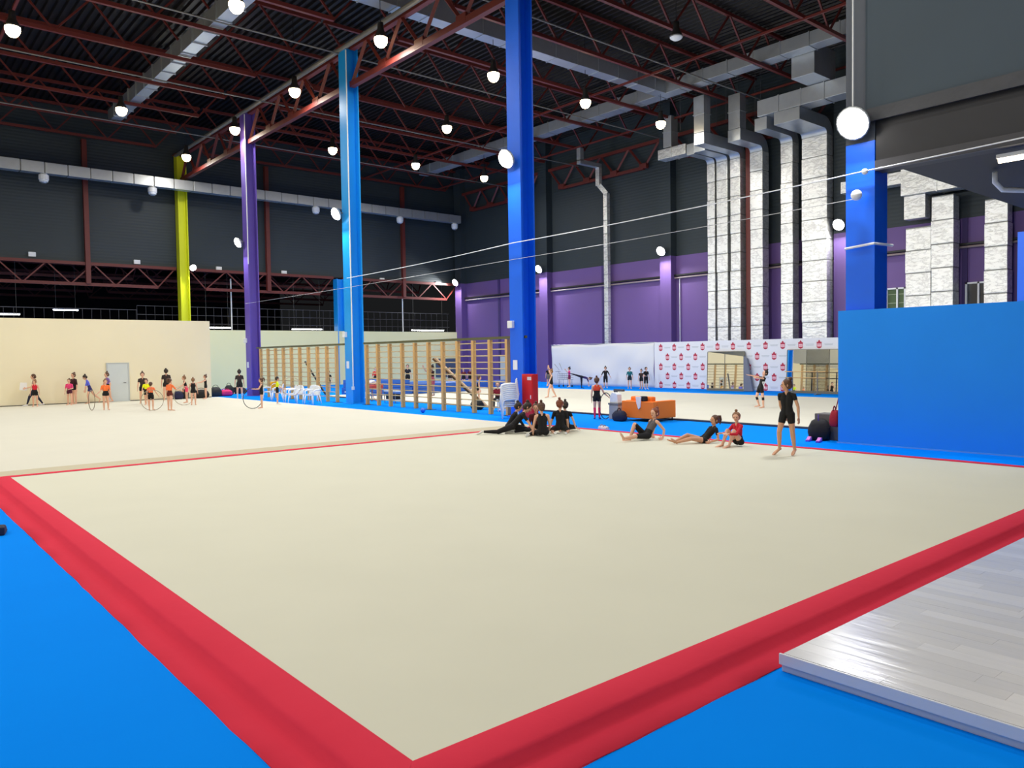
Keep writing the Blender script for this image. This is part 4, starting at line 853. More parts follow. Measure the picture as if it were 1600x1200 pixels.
    for s, U, Fo, Hn in ((-1, 'ual', 'fal', 'hl'), (1, 'uar', 'far', 'hr')):
        sh = neck + rt * s * 0.098 * h - t_ * 0.03 * h; el = sh + nrm(P[U]) * 0.165 * h; wr = el + nrm(P[Fo]) * 0.138 * h
        hv = nrm(P[Hn]) if P[Hn] is not None else nrm(P[Fo])
        C(sh, el, 0.027 * k, 0.020 * k, 'upper'); C(el, el + (wr - el) * 0.3, 0.020 * k, 0.0205 * k, 'fore'); C(el + (wr - el) * 0.3, wr, 0.0205 * k, 0.0135 * k, 'fore')
        if sleeve > 0: C(sh, sh + (el - sh) * min(1, sleeve), 0.0295 * k, (0.0295 - 0.005 * min(1, sleeve)) * k, 'sleeve')
        if sleeve > 1: C(el, el + (wr - el) * (sleeve - 1), 0.0245 * k, 0.018 * k, 'sleeve')
        side = np.cross(hv, fw); side = side / np.linalg.norm(side) if np.linalg.norm(side) > 0.2 else nrm(np.cross(hv, rt)); pn = np.cross(side, hv) * s
        fr0 = np.cross(hv, side)
        for q in (-1, 1): C(wr + hv * 0.008 * h, wr + hv * 0.048 * h + fr0 * q * 0.013 * h, 0.0125 * h, 0.011 * h, 'hand')
        for j, (o, ln) in enumerate(((-0.021, 0.040), (-0.007, 0.046), (0.007, 0.043), (0.021, 0.033))):
            r0 = wr + hv * 0.052 * h + fr0 * o * h; m = r0 + (hv + fr0 * o * 6) * ln * 0.55 * h; e = m + nrm(hv + fr0 * o * 6 + side * s * -0.55) * ln * 0.5 * h
            C(r0, m, 0.0065 * h, 0.006 * h, 'hand'); C(m, e, 0.006 * h, 0.005 * h, 'hand')
        th0 = wr + hv * 0.018 * h + fr0 * -0.014 * h; C(th0, th0 + nrm(hv * 0.7 - fr0) * 0.03 * h, 0.0085 * h, 0.007 * h, 'hand'); C(th0 + nrm(hv * 0.7 - fr0) * 0.03 * h, th0 + nrm(hv * 0.7 - fr0) * 0.03 * h + nrm(hv - fr0 * 0.3) * 0.022 * h, 0.007 * h, 0.0055 * h, 'hand')
        ends[U] = (sh, el, wr, wr + hv * 0.07 * h)
    zmin = min(min(a[2] - ra, b[2] - rb) for a, b, ra, rb, r in caps if anchor == 'feet' or r not in ('upper', 'fore', 'hand', 'sleeve'))
    V = []; F = []
    for a, b, ra, rb, r in caps:
        v, f = capsule_mesh(a, b, ra, rb); o = len(V); V += v; F += [tuple(i + o for i in q) for q in f]
    me = bpy.data.meshes.new('tmp'); me.from_pydata([tuple(v) for v in V], [], F)
    ob = bpy.data.objects.new('tmp', me); COL.objects.link(ob)
    md = ob.modifiers.new('r', 'REMESH'); md.mode = 'VOXEL'; md.voxel_size = voxel
    sm = ob.modifiers.new('s', 'SMOOTH'); sm.factor = 0.5; sm.iterations = 2
    dg = bpy.context.evaluated_depsgraph_get(); body = bpy.data.meshes.new_from_object(ob.evaluated_get(dg))
    bpy.data.objects.remove(ob); bpy.data.meshes.remove(me); body.name = 'body'
    # paint clothing regions by the nearest bone
    nf = len(body.polygons); cen = np.empty(nf * 3); body.polygons.foreach_get('center', cen); cen = cen.reshape(-1, 3)
    best = np.full(nf, 1e9); reg = np.zeros(nf, int); tt = np.zeros(nf)
    for i, (a, b, ra, rb, r) in enumerate(caps):
        d = b - a; L2 = d.dot(d) + 1e-12; u = np.clip(((cen - a) @ d) / L2, 0, 1); dist = np.linalg.norm(cen - (a + u[:, None] * d), axis=1) - (ra + (rb - ra) * u)
        w_ = dist < best; best[w_] = dist[w_]; reg[w_] = i; tt[w_] = u[w_]
    body.materials.clear(); ML = [skin, cl(top), cl(bottom), cl(shoes) if shoes else skin, cl(socks) if socks else skin, cl(kneepad) if kneepad else skin, cl(patch) if patch else cl(top)]
    for m_ in ML: body.materials.append(m_)
    names = [c[4] for c in caps]; mi = np.zeros(nf, int)
    for i, n_ in enumerate(names):
        w_ = reg == i
        if n_ == 'torso': mi[w_] = 1
        elif n_ == 'pelvis': mi[w_] = 2
        elif n_ == 'shoulder': mi[w_] = 0 if straps else 1
        elif n_ == 'sleeve': mi[w_] = 1
        elif n_.startswith('short'): mi[w_] = 2
        elif n_.startswith('thigh'): mi[w_] = 2 if legs >= 1 else 0; 
        elif n_.startswith('shina'): mi[w_] = 2 if legs > 1.3 else (5 if kneepad else 0)
        elif n_.startswith('shinb'): mi[w_] = np.where(tt[w_] < (legs - 1.3) / 0.7, 2, 4) if legs > 1.3 else 4
        elif n_ == 'foot': mi[w_] = 3
        if n_.startswith('thigh') and legs < 1: mi[w_ & (tt < legs)] = 2
    if patch is not None:   # coloured upper back
        tpar = (cen - pel) @ t_; w_ = (mi == 1) & (tpar > 0.16 * h); mi[w_] = 6
    body.polygons.foreach_set('material_index', mi); body.polygons.foreach_set('use_smooth', [True] * nf); body.update()
    ya = math.radians(yaw); ca, sa = math.cos(ya), math.sin(ya)
    off = np.zeros(3)
    if anchor == 'feet': off = (ends['tl'][2] + ends['tr'][2]) / 2
    elif anchor == 'pelvis': off = pel
    off = np.array((off[0], off[1], zmin - dz))
    root = thing('person', label, 'person', (pos[0], pos[1], z), ya, group)
    o = link('body', body, root, tuple(-off))
    # hair
    b_ = MB(); hb = hc + hd * 0.021 * q_ - lk * 0.009 * q_
    def lball(c, r): b_.ball(tuple(c), r, 14, 10)
    lball(hb, (0.0600 * q_,) * 3); lball(hb - hd * 0.026 * q_ - lk * 0.017 * q_, (0.049 * q_,) * 3)
    if style == 'bun': lball(hb + hd * 0.052 * q_ - lk * 0.036 * q_, (0.026 * q_,) * 3)
    elif style == 'bunhigh': lball(hb + hd * 0.073 * q_ - lk * 0.012 * q_, (0.022 * q_,) * 3)
    elif style == 'tail':
        p0 = hb + hd * 0.035 * q_ - lk * 0.05 * q_; b_.tube([tuple(p0), tuple(p0 - lk * 0.03 * q_ + hd * 0.004 * q_), tuple(p0 - lk * 0.045 * q_ - hd * 0.05 * q_), tuple(p0 - lk * 0.035 * q_ - hd * 0.12 * q_)], [0.016 * q_, 0.020 * q_, 0.018 * q_, 0.006 * q_], 8)
    hm = mat('hair_' + hair, HAIRC[hair], 0.5, var=0.25, vscale=30)
    x = b_.build('hair', hm, root, smooth=True, local=True); x.location = tuple(-off)
    b_ = MB()
    for s in (-1, 1): b_.ball(tuple(hc + ear * s * 0.0195 * q_ + lk * 0.0555 * q_ + hd * 0.006 * q_), (0.0062 * q_,) * 3, 8, 6)
    x = b_.build('eyes', mat('eye_dark', (0.10, 0.07, 0.06), 0.3, var=0.05), root, smooth=True, local=True); x.location = tuple(-off)
    b_ = MB(); b_.tube([tuple(hc + ear * s * 0.013 * q_ + lk * (0.0545 - abs(s) * 0.003) * q_ - hd * 0.030 * q_) for s in (-1, 0, 1)], [0.003 * q_, 0.0048 * q_, 0.003 * q_], 6)
    x = b_.build('mouth', mat('lips', (0.66, 0.32, 0.30), 0.5, var=0.05), root, smooth=True, local=True); x.location = tuple(-off)
    def W(p): p = np.array(p) - off; return (pos[0] + p[0] * ca - p[1] * sa, pos[1] + p[0] * sa + p[1] * ca, z + p[2])
    return root, {kk: [W(p) for p in v] for kk, v in ends.items()}

N = 0.0065   # finer surface for the nearest people
STEP = dict(tl=(-0.08, 0.35, -1), sl=(0, -0.15, -1), tr=(0.08, -0.3, -1), sr=(0, -0.45, -1), ual=(-0.2, -0.3, -1), uar=(0.2, 0.35, -1))
HOLDR = dict(uar=(0.35, 0.45, -0.8), far=(0.3, 0.9, -0.35))
ARMSUP = dict(ual=(-1, 0.1, -0.2), uar=(1, 0.1, -0.2), fal=(-1, 0.2, -0.1), far=(1, 0.2, -0.1))
def hoop(label, c, yaw, tilt=0, col=(0.55, 0.45, 0.35), rt=0.014, r=0.42):
    t = MB(); pts = [(r * math.cos(a), 0, r * math.sin(a)) for a in [2 * math.pi * i / 40 for i in range(40)]]
    t.tube(pts, rt, 6, True); o = t.build('hoop', mat('hoop_%02x%02x%02x' % tuple(int(v * 255) for v in col), col, 0.4, var=0.1), smooth=True)
    o.location = c; o.rotation_euler = (math.radians(tilt), 0, math.radians(yaw)); return tag(o, label, 'hoop', 'gymnastics hoops')

# ---- near carpet
person('girl in black shirt and shorts standing on tiptoe near the blue partition', (11.88, 4.86), 98, 1.45, skin=SKIN2, sleeve=0.35, legs=0.42, hair='brown', style='bun', voxel=N, dz=-0.012,
       pose=dict(look=(0.85, 0.5, -0.05), tr=(0.17, 0.22, -1), sr=(0.07, -0.18, -1), tl=(-0.09, -0.02, -1), sl=(-0.07, -0.14, -1), fr=(0.45, 0.6, -0.6), fl=(-0.1, 0.85, -0.4),
                 ual=(-0.36, 0.0, -1), fal=(-0.14, 0.22, -1), uar=(0.12, -0.45, -1), far=(-0.3, -0.35, -1), torso=(0.02, 0.0, 1)))
person('girl in grey tank top and black leggings reclining with one knee raised', (12.17, 8.66), 75, 1.5, top=(0.36, 0.34, 0.35), sleeve=0, straps=True, legs=0.9, hair='red', style='bun', voxel=N, anchor='pelvis', dz=-0.018,
       pose=dict(torso=(0, -0.58, 0.82), head=(0, 0.0, 1), look=(-0.15, 1, 0.0), tr=(0.08, 0.72, 0.75), sr=(0.02, 0.42, -1), fr=(0, 1, -0.15), tl=(-0.12, 1, 0.02), sl=(-0.08, 1, -0.06), fl=(-0.3, 0.55, 0.6),
                 ual=(-0.22, -0.62, -0.78), fal=(-0.12, 0.3, -0.92), hl=(-0.3, 0.8, -0.02), uar=(0.25, -0.62, -0.78), far=(0.1, 0.3, -0.92), hr=(0.2, -0.8, -0.02)))
person('girl in black short-sleeved leotard leaning on her elbows, legs stretched out', (12.51, 7.30), 64, 1.42, skin=SKIN2, sleeve=0.5, legs=0.12, hair='brown', style='tail', voxel=N, anchor='pelvis', dz=-0.018,
       pose=dict(torso=(0, -0.72, 0.72), head=(0, -0.05, 1), look=(-0.1, 1, -0.05), tr=(0.10, 1, 0.36), sr=(0.02, 1, -0.42), fr=(0, 0.8, 0.25), tl=(-0.12, 1, 0.18), sl=(0.12, 1, -0.22), fl=(-0.2, 0.75, 0.45),
                 ual=(-0.2, -0.12, -1), fal=(-0.1, 0.95, -0.22), uar=(0.2, -0.12, -1), far=(0.1, 0.95, -0.22)))
person('girl in red long-sleeved top sitting and hugging her knees', (12.50, 6.36), 74, 1.36, top=(0.78, 0.10, 0.20), sleeve=1.8, legs=0.2, hair='fair', style='bunhigh', voxel=N, anchor='pelvis', dz=-0.018,
       pose=dict(torso=(0, 0.12, 1), head=(0, 0.12, 1), look=(-0.55, 0.8, 0), tl=(-0.12, 0.74, 0.82), sl=(-0.02, 0.45, -1), tr=(0.12, 0.74, 0.80), sr=(0.02, 0.45, -1), fl=(-0.1, 1, -0.25), fr=(0.1, 1, -0.25),
                 ual=(-0.12, 0.72, -0.75), fal=(0.28, 0.9, 0.05), uar=(0.12, 0.72, -0.75), far=(-0.28, 0.9, 0.05)))
person('girl in black lunging low with her rear leg stretched to the left', (10.98, 12.15), 232, 1.62, sleeve=0.6, legs=1.98, shoes=(0.90, 0.90, 0.88), hair='dark', style='bun', voxel=N, anchor='pelvis', dz=-0.018,
       pose=dict(torso=(0, 0.66, 0.72), head=(0, 0.55, 0.85), look=(0, 1, -0.3), tr=(0.12, -0.9, -0.30), sr=(0.02, -1, 0.02), fr=(0, -0.85, -0.35), tl=(-0.15, 0.85, -0.22), sl=(0.35, -0.8, -0.12), fl=(0, -1, -0.1),
                 uar=(0.25, 0.60, -0.85), far=(0.1, 0.45, -0.85), hr=(0, 0.9, -0.05), ual=(-0.25, 0.65, -0.85), fal=(-0.1, 0.45, -0.85), hl=(0, 0.9, -0.05)))
person('girl in black hunched behind the lunging girl', (11.35, 12.75), 235, 1.5, sleeve=1.6, legs=1.95, hair='dark', style='bun', voxel=0.009, anchor='pelvis',
       pose=dict(torso=(0, 0.5, 0.85), head=(0, 0.4, 0.9), look=(0, 1, -0.2), tl=(-0.25, 0.9, -0.1), sl=(0.5, -0.8, -0.1), tr=(0.3, 0.9, -0.1), sr=(-0.4, -0.9, -0.1), fl=(0, -1, -0.1), fr=(0, -1, -0.1),
                 ual=(-0.15, 0.6, -0.9), fal=(0, 0.6, -0.8), uar=(0.15, 0.6, -0.9), far=(0, 0.6, -0.8)))
person('girl in black tank top seated with her back to the camera', (11.05, 11.05), 318, 1.55, sleeve=0, straps=True, legs=1.97, shoes=(0.9, 0.9, 0.88), hair='brown', style='bunhigh', voxel=N, anchor='pelvis', dz=-0.018,
       pose=dict(torso=(-0.04, 0.06, 1), head=(-0.08, 0.1, 1), look=(-0.3, 0.95, 0), tl=(-0.34, 0.85, -0.12), sl=(-0.42, -1, -0.06), fl=(-0.35, -1, -0.05), tr=(0.12, 0.95, -0.05), sr=(-0.8, 0.3, -0.12), fr=(-0.7, 0.3, -0.1),
                 ual=(-0.24, 0.22, -1), fal=(-0.08, 0.25, -1), hl=(0, 0.8, -0.3), uar=(0.20, 0.2, -1), far=(-0.1, 0.8, -0.6)))
person('girl in maroon top facing the camera in the seated circle', (11.62, 11.95), 150, 1.45, top=(0.32, 0.07, 0.10), sleeve=0.9, legs=1.9, hair='brown', style='bunhigh', voxel=0.009, anchor='pelvis',
       pose=dict(torso=(0, 0.15, 1), look=(0.3, 0.9, -0.1), tl=(-0.7, 0.8, 0.05), sl=(0.9, 0.2, -0.1), fl=(0.8, 0.3, 0), tr=(0.7, 0.8, 0.05), sr=(-0.9, 0.35, -0.1), fr=(-0.8, 0.3, 0),
                 ual=(-0.2, 0.3, -1), fal=(0.4, 0.7, -0.4), uar=(0.2, 0.3, -1), far=(-0.4, 0.7, -0.4)))
person('girl in black tee kneeling back on her heels, white soles showing', (11.80, 11.20), 318, 1.5, skin=SKIN, sleeve=0.6, legs=0.9, shoes=(0.9, 0.9, 0.88), hair='red', style='bunhigh', voxel=N, anchor='pelvis', dz=-0.018,
       pose=dict(torso=(0.0, 0.05, 1), head=(0, 0.08, 1), look=(0.35, 0.9, -0.05), tl=(-0.42, 0.9, -0.25), sl=(0.22, -1, -0.16), fl=(0.1, -1, 0.02), tr=(0.42, 0.9, -0.25), sr=(-0.22, -1, -0.16), fr=(-0.1, -1, 0.02),
                 ual=(-0.34, 0.12, -1), fal=(-0.28, 0.30, -1), hl=(-0.4, 0.7, -0.3), uar=(0.2, 0.25, -1), far=(0.05, 0.5, -0.9)))
person('girl in black sitting on the right of the circle, hand on the carpet', (12.28, 11.48), 300, 1.42, sleeve=0.4, legs=0.9, hair='dark', style='bunhigh', voxel=0.008, anchor='pelvis',
       pose=dict(torso=(-0.08, 0.05, 1), head=(0, 0.08, 1), look=(-0.4, 0.9, -0.05), tl=(-0.4, 0.9, -0.15), sl=(0.2, -1, -0.1), fl=(0.1, -1, 0), tr=(0.3, 0.95, -0.1), sr=(-0.7, 0.5, -0.15), fr=(-0.6, 0.6, 0),
                 uar=(0.5, -0.2, -1), far=(0.35, -0.1, -1), hr=(0.7, 0.1, -0.3), ual=(-0.2, 0.3, -1), fal=(0, 0.5, -0.7)))

# ---- girl with hoop and leg warmers, far carpet
person('girl in orange and black leotard with pink leg warmers seen from behind', (16.32, 14.18), 312, 1.36, z=0, sleeve=0, straps=True, patch=(0.86, 0.28, 0.16), legs=0.30, socks=(0.92, 0.14, 0.36), kneepad=(0.92, 0.14, 0.36), shoes=(0.25, 0.30, 0.55), hair='brown', style='bunhigh', voxel=0.008,
       pose=dict(look=(0.2, 0.95, 0), uar=(0.42, 0.1, -1), far=(0.65, 0.3, -0.6), ual=(-0.16, -0.02, -1), fal=(-0.02, 0.1, -1), tl=(-0.03, 0.02, -1), tr=(0.03, 0.02, -1)))
hoop('dark hoop held upright by the girl with pink leg warmers', (16.52, 13.98, 0.435), 15, col=(0.16, 0.16, 0.18))
rt, en = person('gymnast in black with number seven, knee pad and one arm stretched out', (23.3, 12.55), 60, 1.42, z=0.05, sleeve=0.3, legs=0.45, kneepad=BLK, hair='dark', style='bunhigh', voxel=0.009,
       pose=dict(torso=(-0.12, -0.22, 0.95), head=(-0.15, -0.35, 0.9), look=(0, 0.95, 0.2), tl=(-0.12, -0.12, -1), sl=(0, -0.05, -1), tr=(0.15, 0.28, -1), sr=(0.05, -0.35, -1), ual=(-0.5, 1, 0.15), fal=(-0.3, 1, 0.1), uar=(0.3, 1, 0.25), far=(0.2, 1, 0.2)))
o = MB().prism([(-0.05, 0.08), (0.05, 0.08), (0.05, 0.055), (0.0, -0.08), (-0.03, -0.08), (0.018, 0.05), (-0.05, 0.05)], 'x', -0.004, 0.0).build('number_seven', mat('number_white', (0.9, 0.9, 0.9), 0.7, var=0.02), rt, local=True)
o.location = (-0.165, -0.02, 0.86); o.scale = (1, 1.4, 1.4)

# ---- left training carpet
L = lambda yc: yc - 90
person('coach in dark trousers and white sneakers striding left with white papers', (4.42, 39.0), 81, 1.56, top=(0.62, 0.52, 0.48), bottom=(0.10, 0.11, 0.22), sleeve=0.4, legs=1.95, shoes=(0.93, 0.93, 0.95), hair='brown', style='none', group='coaches',
       pose=dict(tl=(-0.06, 0.62, -1), sl=(0, 0.30, -1), tr=(0.06, -0.38, -1), sr=(0, -0.62, -1), uar=(0.15, 0.3, -1), far=(0.1, 0.9, -0.3), ual=(-0.15, 0.35, -1), fal=(-0.1, 0.9, -0.25)))
tag(MB().prism([(-0.15, -0.18), (0.15, -0.17), (0.14, 0.18), (-0.13, 0.19)], 'x', -0.012, 0.012).build('paper_sheets', mat('paper_white', (0.95, 0.95, 0.95), 0.7, var=0.02), bevel=0.004), 'white paper sheets carried by the striding coach', 'papers')
o = bpy.data.objects['paper_sheets']; o.location = (3.98, 39.0, 1.0); o.rotation_euler = (0.1, 0, math.radians(75))
person('small girl in red top and black shorts before the striding coach', (4.31, 38.2), 165, 1.24, top=(0.82, 0.12, 0.20), sleeve=0, straps=True, legs=0.35, hair='fair', style='bun', pose=dict(look=(0.5, 0.8, 0)))
person('girl in pink top standing left of the blue-violet shirt girl', (5.70, 38.1), 150, 1.24, top=(0.90, 0.25, 0.48), bottom=(0.30, 0.08, 0.18), sleeve=0.8, legs=0.25, hair='brown', pose=dict(ual=(-0.3, 0.4, -0.9), fal=(0.6, 0.7, -0.2), tl=(-0.1, 0.1, -1), tr=(0.1, -0.1, -1)))
person('girl in dark leotard standing behind the pink top girl', (6.05, 38.9), 120, 1.50, top=(0.22, 0.08, 0.10), sleeve=0.9, legs=0.2, hair='brown')
person('girl in blue-violet shirt striding left', (6.85, 38.6), 79, 1.44, top=(0.36, 0.40, 0.85), bottom=(0.16, 0.16, 0.40), sleeve=0.9, legs=0.35, hair='dark', pose=dict(torso=(0, 0.30, 1), head=(0, 0.5, 0.9), look=(0, 0.9, -0.4), tl=(-0.05, 0.28, -1), sl=(0, -0.1, -1), tr=(0.05, -0.55, -1), sr=(0, -0.9, -0.8), fr=(0, 0.4, -1), ual=(-0.1, 0.3, -1), uar=(0.1, 0.2, -1)))
person('girl in lilac top and black shorts before the grey door', (7.60, 38.9), 100, 1.52, top=(0.52, 0.40, 0.68), sleeve=0.6, legs=0.45, hair='brown', style='bunhigh', pose=STEP)
person('girl in orange shirt holding an upright hoop before the door', (6.00, 32.6), 175, 1.28, top=(1.0, 0.48, 0.22), sleeve=0.7, legs=0.15, hair='fair', pose=dict(uar=(0.35, 0.2, -1), far=(0.7, 0.3, -0.6), torso=(0, 0, 1)))
hoop('thin hoop held upright by the orange shirt girl near the door', (5.5, 32.75, CZ + 0.43), 62, col=(0.50, 0.44, 0.36))
person('taller girl in dark top behind the yellow shirt girl', (8.34, 35.9), 165, 1.52, top=(0.22, 0.16, 0.15), sleeve=0.5, legs=0.3, hair='brown', style='bunhigh', pose=STEP)
person('girl in bright yellow shirt walking in the middle of the left group', (8.17, 34.6), 150, 1.22, top=(0.95, 0.95, 0.10), sleeve=0.6, legs=0.35, hair='brown', pose=STEP)
person('small girl in orange shirt and black shorts with a hoop around her', (7.24, 30.65), 330, 1.16, top=(1.0, 0.50, 0.30), sleeve=0.5, legs=0.45, hair='brown', style='tail', pose=dict(uar=(0.4, 0.2, -1), far=(0.4, 0.5, -0.8), torso=(0, 0.08, 1)))
hoop('hoop standing around the small orange shirt girl', (7.25, 30.5, CZ + 0.42), 345, col=(0.62, 0.58, 0.50))
person('tall woman in black tee standing with her back to us by the cream wall', (10.11, 38.3), 340, 1.60, top=(0.20, 0.15, 0.14), bottom=(0.12, 0.09, 0.09), sleeve=0.6, legs=0.25, hair='dark', group='coaches', pose=dict(tl=(-0.1, 0, -1), tr=(0.12, 0, -1)))
person('girl in orange shirt walking with legs apart, bare legs', (7.66, 29.6), 300, 1.32, top=(1.0, 0.50, 0.28), bottom=(0.35, 0.1, 0.06), sleeve=0.8, legs=0.15, hair='brown', style='tail', pose=dict(tl=(-0.2, 0.15, -1), tr=(0.22, -0.22, -1), uar=(0.2, 0.5, -0.6), far=(0.2, 1, -0.2)))
person('girl in black leotard with a bun standing beside a leaning hoop', (9.64, 32.8), 340, 1.22, legs=0.2, sleeve=0, straps=True, hair='fair', style='bunhigh')
person('girl in black leotard and pink shorts bending behind the bun girl', (10.05, 35.0), 80, 1.30, bottom=(0.92, 0.30, 0.42), legs=0.4, sleeve=0, straps=True, hair='fair', style='bunhigh', pose=dict(torso=(0, 0.28, 1), ual=(-0.2, 0.5, -0.7), fal=(0, 0.9, -0.3)))
hoop('pale hoop leaning beside the two girls in black', (9.35, 33.2, CZ + 0.42), 350, tilt=-8, col=(0.72, 0.68, 0.60))
person('girl in black leotard stretching her arm forward by the cream wall end', (11.97, 38.0), 80, 1.26, legs=0.2, sleeve=0, straps=True, hair='brown', pose=dict(ual=(-0.2, 0.9, -0.5), fal=(-0.1, 1, -0.2), uar=(0.2, 0.9, -0.5), far=(0.1, 1, -0.2)))
person('tall woman in black tee and shorts standing near the violet column', (13.6, 37.6), 340, 1.56, z=0, top=(0.20, 0.15, 0.14), bottom=(0.12, 0.1, 0.1), sleeve=0.6, legs=0.4, socks=(0.78, 0.80, 0.84), shoes=(0.85, 0.88, 0.92), hair='dark', group='coaches', pose=dict(tl=(-0.1, 0, -1), tr=(0.1, 0, -1)))
bag('bench_block', 'dark block seat behind the tall woman near the violet column', (16.0, 43.9, 0), (0.9, 0.6, 0.38), (0.08, 0.09, 0.16), cat='block', seed=21)
person('girl in black sitting on a block beside the violet column', (15.95, 43.8), 110, 1.40, z=0.36, sleeve=1.5, legs=1.9, hair='dark', anchor='pelvis', pose=dict(tl=(-0.1, 1, 0.1), sl=(0, 0.4, -1), tr=(0.1, 1, 0.1), sr=(0, 0.4, -1), fal=(0, 0.8, -0.5), far=(0, 0.8, -0.5)), dz=-0.36)
person('girl in black leotard rolling a hoop before the violet column', (10.79, 27.9), 70, 1.26, legs=0.2, sleeve=0, straps=True, hair='brown', style='tail', pose=dict(ual=(-0.1, 0.5, -0.9), fal=(0, 1, 0.0), uar=(0.1, 0.5, -0.9), far=(0, 1, 0.0)))
hoop('dark hoop before the girl at the violet column', (10.45, 28.0, CZ + 0.43), 5, col=(0.22, 0.20, 0.20))
person('girl in lime yellow shirt and black shorts before the white chairs', (12.33, 29.9), 250, 1.24, top=(0.88, 0.96, 0.12), sleeve=0.6, legs=0.35, shoes=(0.85, 0.85, 0.85), hair='dark', style='none', pose=dict(ual=(-0.3, 0.5, -0.8), uar=(0.3, 0.4, -0.8), far=(0.2, 0.9, -0.5)))
hoop('large pale hoop held by the lime yellow shirt girl', (13.05, 30.0, 0.85), 335, tilt=10, col=(0.82, 0.70, 0.55))

# ---- right hall behind the bars and before the banner
person('girl in black standing on the blue mats behind the left wall bars', (20.2, 40.4), 150, 1.34, z=0.0, legs=0.35, hair='dark', style='bunhigh')
person('boy in red shirt behind the right wall bars', (24.0, 41.25), 150, 1.46, z=0.0, top=(0.85, 0.13, 0.14), sleeve=0.9, legs=0.4, hair='brown', style='none')
person('person in black tee and shorts behind the middle of the right wall bars', (25.6, 39.9), 150, 1.60, z=0, top=(0.08, 0.09, 0.12), legs=0.6, shoes=(0.9, 0.9, 0.92), hair='brown', style='none')
person('girl in pink shorts climbing on the far side of the wall bars', (15.78, 22.75), 90, 1.25, z=0.52, top=(0.36, 0.22, 0.16), bottom=(0.90, 0.45, 0.52), sleeve=0.5, legs=0.5, hair='dark', pose=dict(torso=(0, 0.05, 1), ual=(-0.15, 0.8, 0.1), uar=(0.15, 0.8, 0.1), fal=(0, 0.5, 0.9), far=(0, 0.5, 0.9)))
person('person in black before the dark slate board', (30.0, 41.3), 140, 1.35, z=0, hair='dark', style='none')
person('child in lime green shirt before the dark slate board', (30.0, 40.6), 200, 1.15, z=0, top=(0.66, 0.92, 0.22), hair='dark', style='none', pose=dict(torso=(0.2, 0.3, 1)))
person('child in dark red shirt right of the lime green one', (30.0, 39.7), 140, 1.25, z=0, top=(0.42, 0.10, 0.12), hair='dark', style='none')
person('child in maroon shirt near the purple corner', (30.0, 38.95), 140, 1.30, z=0, top=(0.35, 0.08, 0.12), hair='dark', style='none')
person('girl in dark leotard behind the right end wall bars post', (18.6, 23.5), 230, 1.22, z=0.05, legs=0.15, sleeve=0, straps=True, hair='brown', pose=dict(torso=(0, 0.25, 1), tr=(0.05, -0.4, -1), tl=(-0.05, 0.2, -1)))
t = thing('stool', 'white stool under the seated person behind the wall bars', 'stool', (16.6, 19.6, 0)); MB().box(16.4, 19.35, 0.42, 16.8, 19.85, 0.46).build('seat', M_WHITE, t, bevel=0.015)
for x in (16.44, 16.76):
    for y in (19.39, 19.81): MB().tube([(x, y, 0), (x, y, 0.42)], 0.018, 6).build('leg', M_WHITE, t)
person('person in red and black top sitting behind the wall bars near the chair stack', (16.6, 19.6), 135, 1.42, z=0.46, top=(0.55, 0.08, 0.12), bottom=BLK, sleeve=0.5, legs=1.9, hair='fair', anchor='pelvis', dz=-0.40, pose=dict(tl=(-0.15, 1, 0.05), sl=(0, 0.1, -1), tr=(0.15, 1, 0.05), sr=(0, 0.1, -1), fal=(0.2, 0.8, -0.3), far=(-0.2, 0.8, -0.3)))
person('gymnast in black leotard walking across the far carpet', (23.64, 24.1), 60, 1.40, z=0.05, legs=0.12, sleeve=0, straps=True, hair='fair', pose=dict(tl=(-0.05, 0.5, -1), sl=(0, 0.1, -1), tr=(0.05, -0.25, -1), sr=(0, -0.5, -1), ual=(-0.2, 0.5, -1), fal=(0, 0.4, -0.9), uar=(0.3, -0.1, 1), far=(-0.3, 0.4, 0.8)))
person('girl in black top beside the left edge of the white banner', (33.5, 34.9), 120, 1.30, z=0, bottom=(0.45, 0.42, 0.36), legs=0.6, sleeve=0.4, hair='fair')
person('girl in bright pink shirt raising clubs before the white banner', (33.0, 32.4), 60, 1.30, z=0, top=(0.95, 0.25, 0.55), bottom=(0.45, 0.08, 0.25), sleeve=0.6, legs=0.4, hair='dark', shoes=(0.9, 0.9, 0.9), pose=dict(ual=(-0.4, 0.8, -0.2), fal=(-0.2, 0.6, 0.8)))
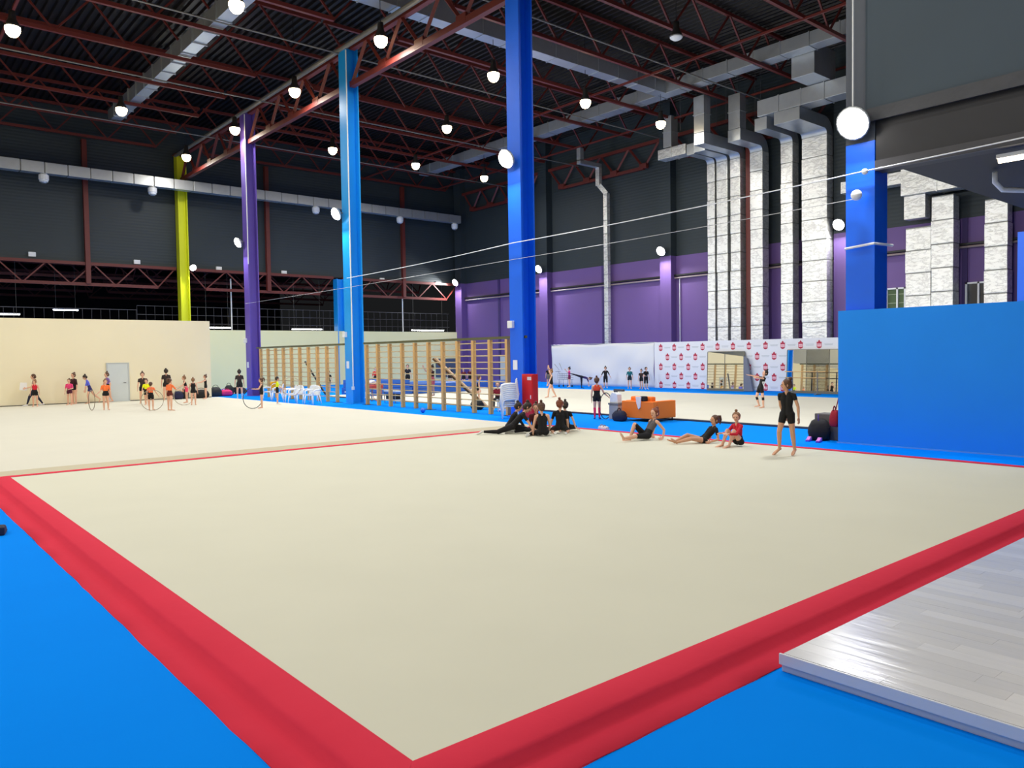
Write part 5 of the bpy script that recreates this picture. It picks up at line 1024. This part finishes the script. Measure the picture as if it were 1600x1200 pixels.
for k, (a, e) in enumerate((((32.6, 32.9, 1.10), (32.45, 33.2, 1.5)), ((32.7, 32.75, 1.1), (32.65, 32.95, 1.55)))):
    tag(MB().tube([a, tuple((np.array(a) + np.array(e)) / 2), e], [0.012, 0.016, 0.03], 7).build('club', mat('club_grey', (0.6, 0.6, 0.6), 0.4, var=0.05), smooth=True), ('pale club raised by the pink shirt girl, outer one', 'pale club raised by the pink shirt girl, inner one')[k], 'club', 'gymnastics clubs')
person('gymnast in purple top and black tights holding an arabesque', (32.2, 30.55), 222, 1.38, z=0.0, top=(0.20, 0.12, 0.36), bottom=(0.08, 0.07, 0.14), sleeve=1.2, legs=1.98, hair='brown', anchor='pelvis', shoes=(0.1, 0.12, 0.4),
       pose=dict(torso=(0, 1, -0.25), head=(0, 1, -0.2), look=(0, 0.3, -1), tl=(0, 0.02, -1), sl=(0, 0, -1), tr=(0.05, -1, 0.32), sr=(0, -1, 0.30), fr=(0, -1, 0.2), ual=(-0.1, 0.4, -1), uar=(0.1, 0.4, -1), side=(1, 0, 0)))
person('girl in long black dress holding clubs before the white banner', (33.3, 29.55), 130, 1.32, z=0, sleeve=1.2, legs=1.2, hair='dark', style='bunhigh', shoes=(0.85, 0.8, 0.8), pose=dict(ual=(-0.5, 0, -1), uar=(0.5, 0, -1), fal=(-0.5, 0.1, -1), far=(0.5, 0.1, -1)))
person('girl in teal shirt and dark shorts before the white banner', (33.3, 27.6), 130, 1.28, z=0, top=(0.08, 0.42, 0.45), bottom=(0.06, 0.15, 0.20), sleeve=0.8, legs=0.4, hair='brown')
person('girl in brown leotard at the right end of the white banner', (33.3, 26.70), 110, 1.18, z=0, top=(0.22, 0.14, 0.12), legs=0.4, sleeve=0.4, hair='dark', pose=dict(tl=(-0.1, 0.2, -1), tr=(0.1, -0.2, -1)))
person('girl in black tee and leggings where the emblem wall begins', (33.3, 26.35), 160, 1.30, z=0, legs=1.0, sleeve=0.6, hair='dark', style='none', shoes=(0.85, 0.85, 0.85), pose=dict(far=(-0.2, 0.9, -0.1)))
